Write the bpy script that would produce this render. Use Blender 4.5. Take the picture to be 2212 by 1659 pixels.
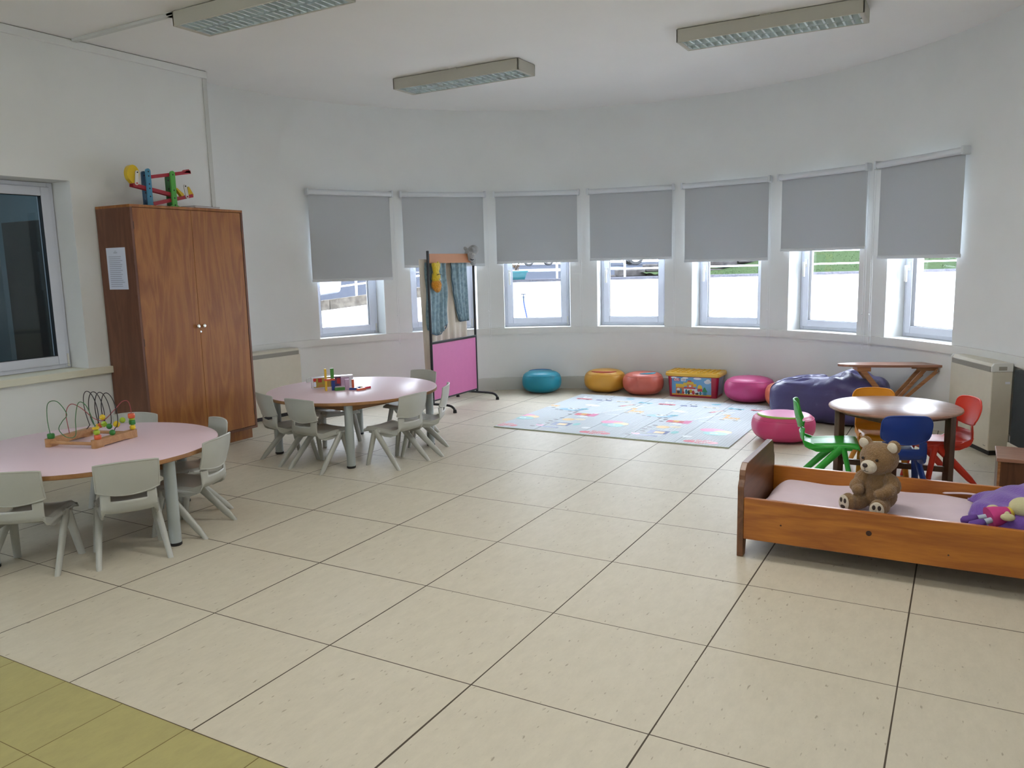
import bpy, bmesh, math, random
from math import sin, cos, pi, radians, sqrt, atan2, asin
from mathutils import Vector, Matrix
random.seed(7)
SC = bpy.context.scene
for o in list(bpy.data.objects): bpy.data.objects.remove(o)
COL = SC.collection

# ------------------------------------------------------------------ camera
FPX, PITCH, YAW, ROLL = 1721.4843, .1493, -.5167, -.0247
CAM = Vector((1.3191, -2.0065, 1.3368))
_cy, _sy = cos(YAW), sin(YAW)
FWD = Vector((_sy*cos(PITCH), _cy*cos(PITCH), -sin(PITCH)))
_r = Vector((_cy, -_sy, 0)); _u = _r.cross(FWD)
RGT = _r*cos(ROLL) + _u*sin(ROLL); UPV = -_r*sin(ROLL) + _u*cos(ROLL)
cd = bpy.data.cameras.new('camera'); cam = bpy.data.objects.new('camera', cd); COL.objects.link(cam)
cam.matrix_world = Matrix(((RGT.x, UPV.x, -FWD.x, CAM.x), (RGT.y, UPV.y, -FWD.y, CAM.y), (RGT.z, UPV.z, -FWD.z, CAM.z), (0, 0, 0, 1)))
cd.sensor_width = 36; cd.sensor_fit = 'HORIZONTAL'; cd.lens = 36*FPX/2212; cd.clip_start = .05; cd.clip_end = 500
SC.camera = cam

# ------------------------------------------------------------------ world, exposure
w = bpy.data.worlds.new('world'); SC.world = w; w.use_nodes = True
bg = w.node_tree.nodes['Background']; bg.inputs[0].default_value = (.81, .89, 1.0, 1); bg.inputs[1].default_value = 16
SC.view_settings.view_transform = 'Standard'; SC.view_settings.look = 'None'
SC.view_settings.gamma = 1; SC.view_settings.use_curve_mapping = False
SC.view_settings.exposure = 0.2
FILL_W = 1.5          # base watts of the unseen ceiling lamps added as fill
FILL_COL = (1.0, .975, .91)

# ------------------------------------------------------------------ node helpers
def lin(c):
    return tuple(((x/12.92) if x <= .04045 else ((x+.055)/1.055)**2.4) for x in c)
def rgb(r, g, b): return lin((r/255, g/255, b/255)) + (1,)
def mat(name, col, rough=.5, metal=0, noise=None, nscale=20, bump=0, bscale=60, coat=0, spec=.5, sheen=0, stretch=None, col2=None, trans=0, emis=None):
    m = bpy.data.materials.new(name); m.use_nodes = True; nt = m.node_tree; N = nt.nodes; L = nt.links
    b = N['Principled BSDF']; b.inputs['Base Color'].default_value = col; b.inputs['Roughness'].default_value = rough
    b.inputs['Metallic'].default_value = metal; b.inputs['Coat Weight'].default_value = coat
    b.inputs['Specular IOR Level'].default_value = spec; b.inputs['Sheen Weight'].default_value = sheen
    tc = N.new('ShaderNodeTexCoord'); mp = N.new('ShaderNodeMapping'); L.new(tc.outputs['Object'], mp.inputs[0])
    if stretch: mp.inputs['Scale'].default_value = stretch
    if noise is not None:
        n = N.new('ShaderNodeTexNoise'); n.inputs['Scale'].default_value = nscale; n.inputs['Detail'].default_value = 5
        L.new(mp.outputs[0], n.inputs['Vector'])
        mx = N.new('ShaderNodeMix'); mx.data_type = 'RGBA'
        mx.inputs['A'].default_value = col
        c2 = col2 if col2 else tuple(x*(1-noise) for x in col[:3])+(1,)
        mx.inputs['B'].default_value = c2
        cr = N.new('ShaderNodeValToRGB'); cr.color_ramp.elements[0].position = .35; cr.color_ramp.elements[1].position = .65
        L.new(n.outputs['Fac'], cr.inputs[0]); L.new(cr.outputs[0], mx.inputs['Factor']); L.new(mx.outputs['Result'], b.inputs['Base Color'])
    if bump:
        n2 = N.new('ShaderNodeTexNoise'); n2.inputs['Scale'].default_value = bscale; n2.inputs['Detail'].default_value = 4
        L.new(mp.outputs[0], n2.inputs['Vector']); bp = N.new('ShaderNodeBump'); bp.inputs['Strength'].default_value = bump; bp.inputs['Distance'].default_value = .01
        L.new(n2.outputs['Fac'], bp.inputs['Height']); L.new(bp.outputs[0], b.inputs['Normal'])
    if emis: b.inputs['Emission Color'].default_value = emis[0]; b.inputs['Emission Strength'].default_value = emis[1]
    return m
def wood(name, c1, c2, grain='z', rough=.35, scale=1.0, coat=.1, knots=False, ring=6.0):
    m = bpy.data.materials.new(name); m.use_nodes = True; nt = m.node_tree; N = nt.nodes; L = nt.links
    b = N['Principled BSDF']; b.inputs['Roughness'].default_value = rough; b.inputs['Coat Weight'].default_value = coat; b.inputs['Coat Roughness'].default_value = .15
    tc = N.new('ShaderNodeTexCoord'); mp = N.new('ShaderNodeMapping'); L.new(tc.outputs['Object'], mp.inputs[0])
    s = {'x': (.12, 1, 1), 'y': (1, .12, 1), 'z': (1, 1, .12)}[grain]
    mp.inputs['Scale'].default_value = tuple(v*scale for v in s)
    n = N.new('ShaderNodeTexNoise'); n.inputs['Scale'].default_value = 5; n.inputs['Detail'].default_value = 3; n.inputs['Distortion'].default_value = .6
    L.new(mp.outputs[0], n.inputs['Vector'])
    mul = N.new('ShaderNodeMath'); mul.operation = 'MULTIPLY'; mul.inputs[1].default_value = ring; L.new(n.outputs['Fac'], mul.inputs[0])
    fr = N.new('ShaderNodeMath'); fr.operation = 'PINGPONG'; fr.inputs[1].default_value = .5; L.new(mul.outputs[0], fr.inputs[0])
    f2 = N.new('ShaderNodeTexNoise'); f2.inputs['Scale'].default_value = 90; f2.inputs['Detail'].default_value = 3; L.new(mp.outputs[0], f2.inputs['Vector'])
    ad = N.new('ShaderNodeMath'); ad.operation = 'MULTIPLY_ADD'; ad.inputs[1].default_value = .5; L.new(f2.outputs['Fac'], ad.inputs[0]); L.new(fr.outputs[0], ad.inputs[2])
    cr = N.new('ShaderNodeValToRGB'); cr.color_ramp.elements[0].position = .2; cr.color_ramp.elements[0].color = c1; cr.color_ramp.elements[1].position = .75; cr.color_ramp.elements[1].color = c2
    L.new(ad.outputs[0], cr.inputs[0]); out = cr.outputs[0]
    if knots:
        vo = N.new('ShaderNodeTexVoronoi'); vo.inputs['Scale'].default_value = 2.2
        m2 = N.new('ShaderNodeMapping'); L.new(tc.outputs['Object'], m2.inputs[0]); m2.inputs['Location'].default_value = (.03, .2, .1)
        L.new(m2.outputs[0], vo.inputs['Vector'])
        c3 = N.new('ShaderNodeValToRGB'); c3.color_ramp.elements[0].position = .03; c3.color_ramp.elements[0].color = (1, 1, 1, 1); c3.color_ramp.elements[1].position = .06; c3.color_ramp.elements[1].color = (0, 0, 0, 1)
        L.new(vo.outputs['Distance'], c3.inputs[0]); mx = N.new('ShaderNodeMix'); mx.data_type = 'RGBA'; L.new(c3.outputs[0], mx.inputs['Factor']); L.new(out, mx.inputs['A']); mx.inputs['B'].default_value = rgb(60, 28, 14); out = mx.outputs['Result']
    L.new(out, b.inputs['Base Color'])
    bp = N.new('ShaderNodeBump'); bp.inputs['Strength'].default_value = .06; bp.inputs['Distance'].default_value = .005; L.new(f2.outputs['Fac'], bp.inputs['Height']); L.new(bp.outputs[0], b.inputs['Normal'])
    return m
def glass_mat(name, tint=(1, 1, 1, 1)):
    m = bpy.data.materials.new(name); m.use_nodes = True; nt = m.node_tree; N = nt.nodes; L = nt.links
    N.remove(N['Principled BSDF']); t = N.new('ShaderNodeBsdfTransparent'); t.inputs[0].default_value = tint
    g = N.new('ShaderNodeBsdfGlossy'); g.inputs['Roughness'].default_value = .02; lw = N.new('ShaderNodeLayerWeight'); lw.inputs[0].default_value = .5
    pw = N.new('ShaderNodeMath'); pw.operation = 'POWER'; pw.inputs[1].default_value = 5; L.new(lw.outputs['Facing'], pw.inputs[0])
    f = N.new('ShaderNodeMath'); f.operation = 'MULTIPLY_ADD'; f.inputs[1].default_value = .9; f.inputs[2].default_value = .045; L.new(pw.outputs[0], f.inputs[0])
    mx = N.new('ShaderNodeMixShader'); L.new(f.outputs[0], mx.inputs[0]); L.new(t.outputs[0], mx.inputs[1]); L.new(g.outputs[0], mx.inputs[2]); L.new(mx.outputs[0], N['Material Output'].inputs[0])
    return m
def blind_mat(name):
    m = bpy.data.materials.new(name); m.use_nodes = True; nt = m.node_tree; N = nt.nodes; L = nt.links
    N.remove(N['Principled BSDF']); d = N.new('ShaderNodeBsdfDiffuse'); d.inputs[0].default_value = rgb(196, 200, 203); t = N.new('ShaderNodeBsdfTranslucent'); t.inputs[0].default_value = rgb(190, 200, 215)
    mx = N.new('ShaderNodeMixShader'); mx.inputs[0].default_value = .075
    tc = N.new('ShaderNodeTexCoord'); n = N.new('ShaderNodeTexNoise'); n.inputs['Scale'].default_value = 400; L.new(tc.outputs['Object'], n.inputs['Vector']); bp = N.new('ShaderNodeBump'); bp.inputs['Strength'].default_value = .15; bp.inputs['Distance'].default_value = .001; L.new(n.outputs['Fac'], bp.inputs['Height']); L.new(bp.outputs[0], d.inputs['Normal'])
    L.new(d.outputs[0], mx.inputs[1]); L.new(t.outputs[0], mx.inputs[2]); L.new(mx.outputs[0], N['Material Output'].inputs[0])
    return m
def floor_mat(name, sx, sy, ox, oy, col, line, lw, rough, fleck=True, colb=None):
    m = bpy.data.materials.new(name); m.use_nodes = True; nt = m.node_tree; N = nt.nodes; L = nt.links
    b = N['Principled BSDF']; b.inputs['Roughness'].default_value = rough; b.inputs['Specular IOR Level'].default_value = .4
    tc = N.new('ShaderNodeTexCoord'); se = N.new('ShaderNodeSeparateXYZ'); L.new(tc.outputs['Object'], se.inputs[0])
    def M(op, a, bb=None, c=None):
        n = N.new('ShaderNodeMath'); n.operation = op
        for i, v in enumerate((a, bb, c)):
            if v is None: continue
            if isinstance(v, (int, float)): n.inputs[i].default_value = v
            else: L.new(v, n.inputs[i])
        return n.outputs[0]
    def dist(o, s, off): return M('PINGPONG', M('SUBTRACT', o, off), s/2), M('FLOOR', M('DIVIDE', M('SUBTRACT', o, off), s))
    dx, ix = dist(se.outputs[0], sx, ox); dy, iy = dist(se.outputs[1], sy, oy)
    wn = N.new('ShaderNodeTexNoise'); wn.inputs['Scale'].default_value = .6; L.new(tc.outputs['Object'], wn.inputs['Vector'])
    lwv = M('MULTIPLY', wn.outputs['Fac'], lw*2)
    ln = M('MAXIMUM', M('LESS_THAN', dx, lwv), M('LESS_THAN', dy, M('MULTIPLY', lwv, .8)))
    cmb = N.new('ShaderNodeCombineXYZ'); L.new(ix, cmb.inputs[0]); L.new(iy, cmb.inputs[1])
    wh = N.new('ShaderNodeTexWhiteNoise'); wh.noise_dimensions = '3D'; L.new(cmb.outputs[0], wh.inputs['Vector'])
    # streaky mottling along y
    mp = N.new('ShaderNodeMapping'); mp.inputs['Scale'].default_value = (1, .4, 1); L.new(tc.outputs['Object'], mp.inputs[0])
    add = N.new('ShaderNodeVectorMath'); add.operation = 'ADD'; L.new(mp.outputs[0], add.inputs[0]); L.new(wh.outputs['Color'], add.inputs[1])
    n1 = N.new('ShaderNodeTexNoise'); n1.inputs['Scale'].default_value = 22; n1.inputs['Detail'].default_value = 9; n1.inputs['Roughness'].default_value = .78; L.new(add.outputs[0], n1.inputs['Vector'])
    mx = N.new('ShaderNodeMix'); mx.data_type = 'RGBA'; mx.inputs['A'].default_value = col; mx.inputs['B'].default_value = colb or tuple(x*.90 for x in col[:3])+(1,)
    cr = N.new('ShaderNodeValToRGB'); cr.color_ramp.elements[0].position = .38; cr.color_ramp.elements[1].position = .68; L.new(n1.outputs['Fac'], cr.inputs[0]); L.new(cr.outputs[0], mx.inputs['Factor'])
    cur = mx.outputs['Result']
    if fleck:
        mp2 = N.new('ShaderNodeMapping'); mp2.inputs['Scale'].default_value = (1, .33, 1); L.new(tc.outputs['Object'], mp2.inputs[0])
        n3 = N.new('ShaderNodeTexNoise'); n3.inputs['Scale'].default_value = 75; n3.inputs['Detail'].default_value = 1.5; L.new(mp2.outputs[0], n3.inputs['Vector'])
        c3 = N.new('ShaderNodeValToRGB'); c3.color_ramp.elements[0].position = .685; c3.color_ramp.elements[0].color = (0, 0, 0, 1); c3.color_ramp.elements[1].position = .76; c3.color_ramp.elements[1].color = (.6, .6, .6, 1)
        L.new(n3.outputs['Fac'], c3.inputs[0]); mf = N.new('ShaderNodeMix'); mf.data_type = 'RGBA'; L.new(c3.outputs[0], mf.inputs['Factor']); L.new(cur, mf.inputs['A']); mf.inputs['B'].default_value = rgb(120, 106, 84); cur = mf.outputs['Result']
    ml = N.new('ShaderNodeMix'); ml.data_type = 'RGBA'; L.new(ln, ml.inputs['Factor']); L.new(cur, ml.inputs['A']); ml.inputs['B'].default_value = line
    L.new(ml.outputs['Result'], b.inputs['Base Color'])
    rr = M('MULTIPLY_ADD', n1.outputs['Fac'], .2, rough-.08); rr2 = M('MAXIMUM', rr, M('MULTIPLY', ln, .8)); L.new(rr2, b.inputs['Roughness'])
    return m

# ------------------------------------------------------------------ mesh helpers
class MB:
    def __init__(s): s.bm = bmesh.new(); s.mi = 0
    def _setmi(s, faces):
        for f in faces: f.material_index = s.mi
    def box(s, x0, x1, y0, y1, z0, z1, M=None, bev=0, seg=2):
        r = bmesh.ops.create_cube(s.bm, size=1); vs = r['verts']
        for v in vs: v.co = Vector(((x0+x1)/2+v.co.x*(x1-x0), (y0+y1)/2+v.co.y*(y1-y0), (z0+z1)/2+v.co.z*(z1-z0)))
        fs = set(f for v in vs for f in v.link_faces)
        if bev:
            es = list(set(e for v in vs for e in v.link_edges))
            rb = bmesh.ops.bevel(s.bm, geom=es, offset=bev, segments=seg, profile=.5, affect='EDGES', clamp_overlap=True)
            fs = set(rb['faces']) | set(f for v in rb['verts'] for f in v.link_faces)
            vs = list(set(v for f in fs for v in f.verts))
        if M is not None:
            for v in vs: v.co = M @ v.co
        s._setmi(fs); return s
    def tube(s, pts, r, seg=8, cap=True, closed=False, flat=None):
        pts = [Vector(p) for p in pts]; n = len(pts); rings = []
        rs = r if isinstance(r, (list, tuple)) else [r]*n
        prev = None
        for i, p in enumerate(pts):
            if closed: t = (pts[(i+1) % n]-pts[i-1])
            else: t = (pts[min(i+1, n-1)]-pts[max(i-1, 0)])
            t.normalize()
            if prev is None:
                a = Vector((0, 0, 1)) if abs(t.z) < .9 else Vector((1, 0, 0)); u = t.cross(a).normalized()
            else: u = (prev-t*prev.dot(t)).normalized()
            prev = u; v = t.cross(u)
            fu, fv = flat if flat else (1, 1)
            rings.append([s.bm.verts.new(p+(u*cos(2*pi*k/seg)*fu+v*sin(2*pi*k/seg)*fv)*rs[i]) for k in range(seg)])
        fs = []
        m = n if closed else n-1
        for i in range(m):
            A, B = rings[i], rings[(i+1) % n]
            for k in range(seg): fs.append(s.bm.faces.new((A[k], A[(k+1) % seg], B[(k+1) % seg], B[k])))
        if cap and not closed: fs.append(s.bm.faces.new(rings[0][::-1])); fs.append(s.bm.faces.new(rings[-1]))
        s._setmi(fs); return s
    def cyl(s, p0, p1, r0, r1=None, seg=20): return s.tube([p0, p1], [r0, r0 if r1 is None else r1], seg)
    def lathe(s, prof, seg=32, M=None):
        M = M or Matrix(); rings = []; fs = []
        for (r, z) in prof:
            if r < 1e-6: rings.append([s.bm.verts.new(M @ Vector((0, 0, z)))])
            else: rings.append([s.bm.verts.new(M @ Vector((r*cos(2*pi*k/seg), r*sin(2*pi*k/seg), z))) for k in range(seg)])
        for A, B in zip(rings, rings[1:]):
            for k in range(seg):
                if len(A) == 1 and len(B) == 1: continue
                if len(A) == 1: fs.append(s.bm.faces.new((A[0], B[k], B[(k+1) % seg])))
                elif len(B) == 1: fs.append(s.bm.faces.new((A[k], A[(k+1) % seg], B[0])))
                else: fs.append(s.bm.faces.new((A[k], A[(k+1) % seg], B[(k+1) % seg], B[k])))
        s._setmi(fs); return s
    def ell(s, c, r, M=None, u=20, v=12):
        res = bmesh.ops.create_uvsphere(s.bm, u_segments=u, v_segments=v, radius=1)
        R = M or Matrix()
        for x in res['verts']: x.co = Vector(c) + (R @ Vector((x.co.x*r[0], x.co.y*r[1], x.co.z*r[2])))
        s._setmi(set(f for x in res['verts'] for f in x.link_faces)); return s
    def prism(s, poly, h0, h1, M=None):
        """2D outline extruded along local z, placed with M"""
        M = M or Matrix(); A = [s.bm.verts.new(M @ Vector((x, y, h0))) for x, y in poly]; B = [s.bm.verts.new(M @ Vector((x, y, h1))) for x, y in poly]
        fs = [s.bm.faces.new(A[::-1]), s.bm.faces.new(B)]; n = len(poly)
        for k in range(n): fs.append(s.bm.faces.new((A[k], A[(k+1) % n], B[(k+1) % n], B[k])))
        s._setmi(fs); return s
    def grid(s, f, nu, nv, skip=None, thick=0):
        V = [[s.bm.verts.new(f(i/nu, j/nv)) for j in range(nv+1)] for i in range(nu+1)]; fs = []
        for i in range(nu):
            for j in range(nv):
                if skip and skip((i+.5)/nu, (j+.5)/nv): continue
                fs.append(s.bm.faces.new((V[i][j], V[i+1][j], V[i+1][j+1], V[i][j+1])))
        s._setmi(fs)
        return s
    def quad(s, *p):
        f = s.bm.faces.new([s.bm.verts.new(Vector(q)) for q in p]); s._setmi([f]); return s
    def build(s, name, m, parent=None, smooth=False, M=None, thick=0, sub=0, angle=None):
        bm = s.bm; loose = [v for v in bm.verts if not v.link_faces]
        bmesh.ops.delete(bm, geom=loose, context='VERTS')
        bmesh.ops.recalc_face_normals(bm, faces=bm.faces)
        if M is not None: bmesh.ops.transform(bm, matrix=M, verts=bm.verts)
        me = bpy.data.meshes.new(name); bm.to_mesh(me); bm.free()
        for x in (m if isinstance(m, (list, tuple)) else [m]): me.materials.append(x)
        if smooth:
            me.polygons.foreach_set('use_smooth', [True]*len(me.polygons))
            if angle is not None: me.set_sharp_from_angle(angle=radians(angle))
        o = bpy.data.objects.new(name, me); COL.objects.link(o)
        if parent is not None: o.parent = parent
        if thick:
            d = o.modifiers.new('solid', 'SOLIDIFY'); d.thickness = thick; d.offset = 0
        if sub:
            d = o.modifiers.new('sub', 'SUBSURF'); d.levels = sub; d.render_levels = sub
        return o
def tag(o, label=None, cat=None, group=None, kind=None):
    if label: o['label'] = label
    if cat: o['category'] = cat
    if group: o['group'] = group
    if kind: o['kind'] = kind
    return o
def thing(name, label, cat, loc=(0, 0, 0), rz=0, group=None, kind=None):
    o = bpy.data.objects.new(name, None); COL.objects.link(o); o.location = loc; o.rotation_euler = (0, 0, rz); o.empty_display_size = .1
    return tag(o, label, cat, group, kind)
def copy_tree(o, parent=None):
    c = o.copy(); COL.objects.link(c)
    if parent is not None: c.parent = parent
    for ch in list(o.children): copy_tree(ch, c)
    return c
def struct(o): o['kind'] = 'structure'; return o
def T(x, y, z): return Matrix.Translation((x, y, z))
def RX(a): return Matrix.Rotation(a, 4, 'X')
def RY(a): return Matrix.Rotation(a, 4, 'Y')
def RZ(a): return Matrix.Rotation(a, 4, 'Z')
def arcp(cx, cy, r, a0, a1, n): return [(cx+r*cos(a0+(a1-a0)*k/n), cy+r*sin(a0+(a1-a0)*k/n)) for k in range(n+1)]
def rrect(x0, x1, y0, y1, r, n=5):
    return arcp(x1-r, y0+r, r, -pi/2, 0, n)+arcp(x1-r, y1-r, r, 0, pi/2, n)+arcp(x0+r, y1-r, r, pi/2, pi, n)+arcp(x0+r, y0+r, r, pi, 1.5*pi, n)

# ------------------------------------------------------------------ materials
WALL = mat('wall_paint', rgb(230, 232, 231), .6, noise=.03, nscale=3, bump=.04, bscale=180)
WALLO = mat('outside_render', rgb(240, 244, 246), .8, noise=.03, nscale=4)
CEIL = mat('ceiling_paint', rgb(240, 239, 237), .8, noise=.02, nscale=2)
SILLM = mat('painted_sill', rgb(226, 227, 224), .4, noise=.02)
PVC = mat('white_pvc', rgb(214, 219, 232), .3, noise=.01)
BLACKG = mat('rubber_gasket', rgb(30, 32, 38), .6)
GLASS = glass_mat('window_glass'); DGLASS = glass_mat('dim_glass', (.75, .82, .85, 1))
BLIND = blind_mat('blind_fabric')
BLINDP = mat('blind_plastic', rgb(216, 221, 225), .4)
CHAING = mat('chain_plastic', rgb(225, 228, 230), .4)
TRUNK = mat('plastic_trunking', rgb(205, 206, 202), .45)
GAP = mat('dark_gap', rgb(60, 54, 48), .9)
FLOORM = floor_mat('vinyl_tile', .6, .5947, 0, 0, rgb(201, 193, 174), rgb(72, 62, 50), .0028, .46)
FLOORY = floor_mat('olive_tile', .3, .2957, -.02, -.5947, rgb(170, 162, 106), rgb(112, 98, 56), .0016, .45, fleck=False, colb=rgb(160, 152, 102))
BEIGE = mat('cream_metal', rgb(208, 202, 184), .4, noise=.03)
GREYV = mat('grey_grille', rgb(150, 146, 134), .45)
CREAMW = mat('white_edge', rgb(222, 222, 216), .35)
PINKT = mat('pink_laminate', rgb(232, 207, 217), .36, noise=.03, nscale=300)
EDGEW = wood('table_edge', rgb(140, 98, 58), rgb(162, 118, 74), 'x', .4, 1)
GREYMET = mat('grey_metal', rgb(168, 176, 176), .35, metal=.25)
BLK = mat('black_plastic', rgb(24, 25, 27), .5)
BLKM = mat('black_enamel', rgb(34, 35, 40), .3)
CHAIRG = mat('grey_plastic', rgb(176, 177, 170), .3, noise=.05, nscale=8, bump=.03, bscale=400)
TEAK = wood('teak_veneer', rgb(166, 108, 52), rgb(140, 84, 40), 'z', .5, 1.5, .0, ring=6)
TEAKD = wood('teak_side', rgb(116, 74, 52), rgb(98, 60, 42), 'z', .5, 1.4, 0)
PINE = wood('varnished_pine', rgb(186, 116, 38), rgb(152, 86, 26), 'x', .35, 1.3, .15, knots=False, ring=5)
PINED = wood('dark_varnished_pine', rgb(118, 76, 46), rgb(94, 58, 34), 'y', .4, 1.5, .1)
BROWNT = wood('brown_tabletop', rgb(164, 120, 98), rgb(142, 100, 80), 'x', .3, 2, .15)
BROWNL = wood('brown_leg', rgb(100, 66, 46), rgb(80, 52, 36), 'z', .35, 2, .2)
IRONW = wood('light_brown_wood', rgb(172, 122, 80), rgb(146, 98, 62), 'x', .4, 2, .1)
STEEL = mat('polished_metal', rgb(215, 215, 212), .18, metal=1)
PAPER = mat('white_paper', rgb(214, 220, 236), .7)
INK = mat('grey_ink', rgb(172, 178, 196), .8)
LUMH = mat('luminaire_enamel', rgb(186, 183, 170), .4)
LOUV = mat('louvre_aluminium', rgb(222, 234, 235), .25, metal=.25)
TUBEM = mat('fluorescent_glass', rgb(228, 236, 238), .2)
SHEET = mat('pink_bedsheet', rgb(214, 196, 204), .85, noise=.05, nscale=7, bump=.12, bscale=14)
def plastic(n, c, r=.3): return mat(n, c, r, noise=.05, nscale=6, bump=.02, bscale=300)
def vinyl(n, c): return mat(n, c, .38, noise=.08, nscale=5, bump=.35, bscale=9, spec=.4)

# ------------------------------------------------------------------ room shell
CX, CY, RR = -1.1701, 2.8039, 3.1031
ZC, ZSILL, ZSB, ZWT = 2.894, .664, .598, 2.0
WTH = .36
WC = [154.7-18.27*i for i in range(7)]          # window centre angles
HW = .352                                       # half width of a window opening
def pol(a, r): return Vector((CX+r*cos(a), CY+r*sin(a), 0))
dci = sqrt(RR*RR-HW*HW)
def wl(th, x, d, z):       # point in a window's own frame: x to the left-to-right of the viewer inside, d from the room axis outward
    t = radians(th); n = Vector((cos(t), sin(t), 0)); tt = Vector((-sin(t), cos(t), 0)); p = Vector((CX, CY, z))+n*d-tt*x; return p
inn, outr = [], []         # matching inner / outer angle stations, with window flags
A_END, A_START = -2.0, 181.0
st = [(A_START, A_START, -1)]
for i, th in enumerate(WC):
    ha = math.degrees(asin(HW/RR)); ho = math.degrees(asin(HW/(RR+WTH)))
    st.append((th+ha, th+ho, i)); st.append((th-ha, th-ho, -1))
st.append((A_END, A_END, None))
cols = []
for (a, b, fl), (a2, b2, _) in zip(st, st[1:]):
    n = max(1, int(abs(a-a2)/1.2)) if fl is not None else 1
    for k in range(n):
        f0, f1 = k/n, (k+1)/n
        cols.append((a+(a2-a)*f0, a+(a2-a)*f1, b+(b2-b)*f0, b+(b2-b)*f1, fl))
m = MB()
for (a0, a1, b0, b1, fl) in cols:
    for (z0, z1, win) in ((0, ZSILL, 0), (ZSILL, ZWT, 1), (ZWT, ZC+.0, 0)):
        if win and fl >= 0: continue
        p = [pol(radians(a0), RR), pol(radians(a1), RR)]; q = [pol(radians(b0), RR+WTH), pol(radians(b1), RR+WTH)]
        Z0, Z1 = Vector((0, 0, z0)), Vector((0, 0, z1))
        m.mi = 0; m.quad(p[0]+Z0, p[1]+Z0, p[1]+Z1, p[0]+Z1)
        m.mi = 1; m.quad(q[0]+Z0, q[0]+Z1, q[1]+Z1, q[1]+Z0)
    if fl >= 0:
        p = [pol(radians(a0), RR), pol(radians(a1), RR)]; q = [pol(radians(b0), RR+WTH), pol(radians(b1), RR+WTH)]
        for z in (ZSILL, ZWT):
            Z = Vector((0, 0, z)); m.mi = 0; m.quad(p[0]+Z, p[1]+Z, q[1]+Z, q[0]+Z)
for i, th in enumerate(WC):
    for s in (1, -1):
        a = radians(th+s*math.degrees(asin(HW/RR))); b = radians(th+s*math.degrees(asin(HW/(RR+WTH))))
        p, q = pol(a, RR), pol(b, RR+WTH); m.mi = 0
        m.quad(p+Vector((0, 0, ZSILL)), q+Vector((0, 0, ZSILL)), q+Vector((0, 0, ZWT)), p+Vector((0, 0, ZWT)))
bmesh.ops.remove_doubles(m.bm, verts=m.bm.verts, dist=.0004)
wall_back = struct(m.build('wall_back', [WALL, WALLO], smooth=True, angle=25))
# straight walls: left partition with an opening, right wall, rear wall
XL = -3.98; XR = CX+RR; YB = -6.2
m = MB()
WY0, WY1, WZ0, WZ1 = .02, 1.345, .685, 1.965
m.box(XL-.3, XL, YB, WY0, 0, ZC); m.box(XL-.3, XL, WY1, 2.55, 0, ZC)
m.box(XL-.3, XL, WY0, WY1, 0, WZ0); m.box(XL-.3, XL, WY0, WY1, WZ1, ZC)
m.box(XL-.75, XL-.3, 2.45, 2.80, 0, ZC)
struct(m.build('wall_left', WALL))
m = MB(); m.box(XR, XR+.3, YB, CY-.0, 0, ZC); struct(m.build('wall_right', WALL))
m = MB(); RW0, RW1, RZ0, RZ1 = -3.9, -1.5, 1.45, 2.45  # opening added in the unseen rear wall to let in sky fill
m.box(XL-.3, RW0, YB-.3, YB, 0, ZC); m.box(RW1, XR+.3, YB-.3, YB, 0, ZC); m.box(RW0, RW1, YB-.3, YB, 0, RZ0); m.box(RW0, RW1, YB-.3, YB, RZ1, ZC); struct(m.build('wall_rear', WALL))
m = MB(); m.box(XL-.7, XR+.7, YB-.3, CY+RR+.4, ZC, ZC+.2); struct(m.build('ceiling', CEIL))
m = MB(); m.box(XL-.4, XR+.4, -.5947, CY+RR+.38, -.2, 0); struct(m.build('floor', FLOORM))
m = MB(); m.box(XL-.4, XR+.4, YB-.3, -.5947, -.2, 0); struct(m.build('floor', FLOORY))
# sill band round the curved wall
def ring(r0, r1, z0, z1, a0, a1, mt, name, n=150, flat=None):
    m = MB(); sec = [(r0, z0), (r1, z0), (r1, z1), (r0, z1)]; prev = None
    for k in range(n+1):
        a = radians(a0+(a1-a0)*k/n); cur = [m.bm.verts.new(pol(a, r)+Vector((0, 0, z))) for r, z in sec]
        if prev:
            for j in range(4): m.bm.faces.new((prev[j], prev[(j+1) % 4], cur[(j+1) % 4], cur[j]))
        else: m.bm.faces.new(cur)
        prev = cur
    m.bm.faces.new(prev[::-1])
    return struct(m.build(name, mt, smooth=True, angle=30))
ring(RR-.028, RR-.0005, ZSB, ZSILL, 0, 178, SILLM, 'trim_1')
ring(RR-.02, RR-.0005, 0, .10, 1, 178, TRUNK, 'baseboard_back')
ring(RR-.028, RR-.0005, .10, .132, 1, 178, TRUNK, 'trim_2')
# sill slabs inside each reveal + window joinery
m = MB(); m.box(XL, XL+.02, YB, 2.55, 2.838, ZC-.004, bev=.003); struct(m.build('trim_3', WALL))
m = MB(); m.box(XL, XL+.008, YB, 2.55, ZC-.0045, ZC); struct(m.build('trim_4', GAP))
m = MB(); m.box(XL, XL+.012, 2.512, 2.549, 0.15, 2.836, bev=.003); struct(m.build('trim_5', TRUNK))
m = MB(); m.box(XL+.03, -2.93, 1.44, 1.475, ZC-.02, ZC, bev=.003); m.box(-2.99, -2.93, 1.44, 1.58, ZC-.02, ZC); struct(m.build('trim_6', TRUNK))
m = MB(); m.box(XL+.0005, XL+.035, WY0-.8, 2.2, WZ0-.045, WZ0+.004, bev=.004); m.box(XL-.20, XL+.004, WY0+.001, WY1-.001, WZ0+.0005, WZ0+.004); struct(m.build('trim_7', mat('cream_sill', rgb(222, 219, 200), .5)))

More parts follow.
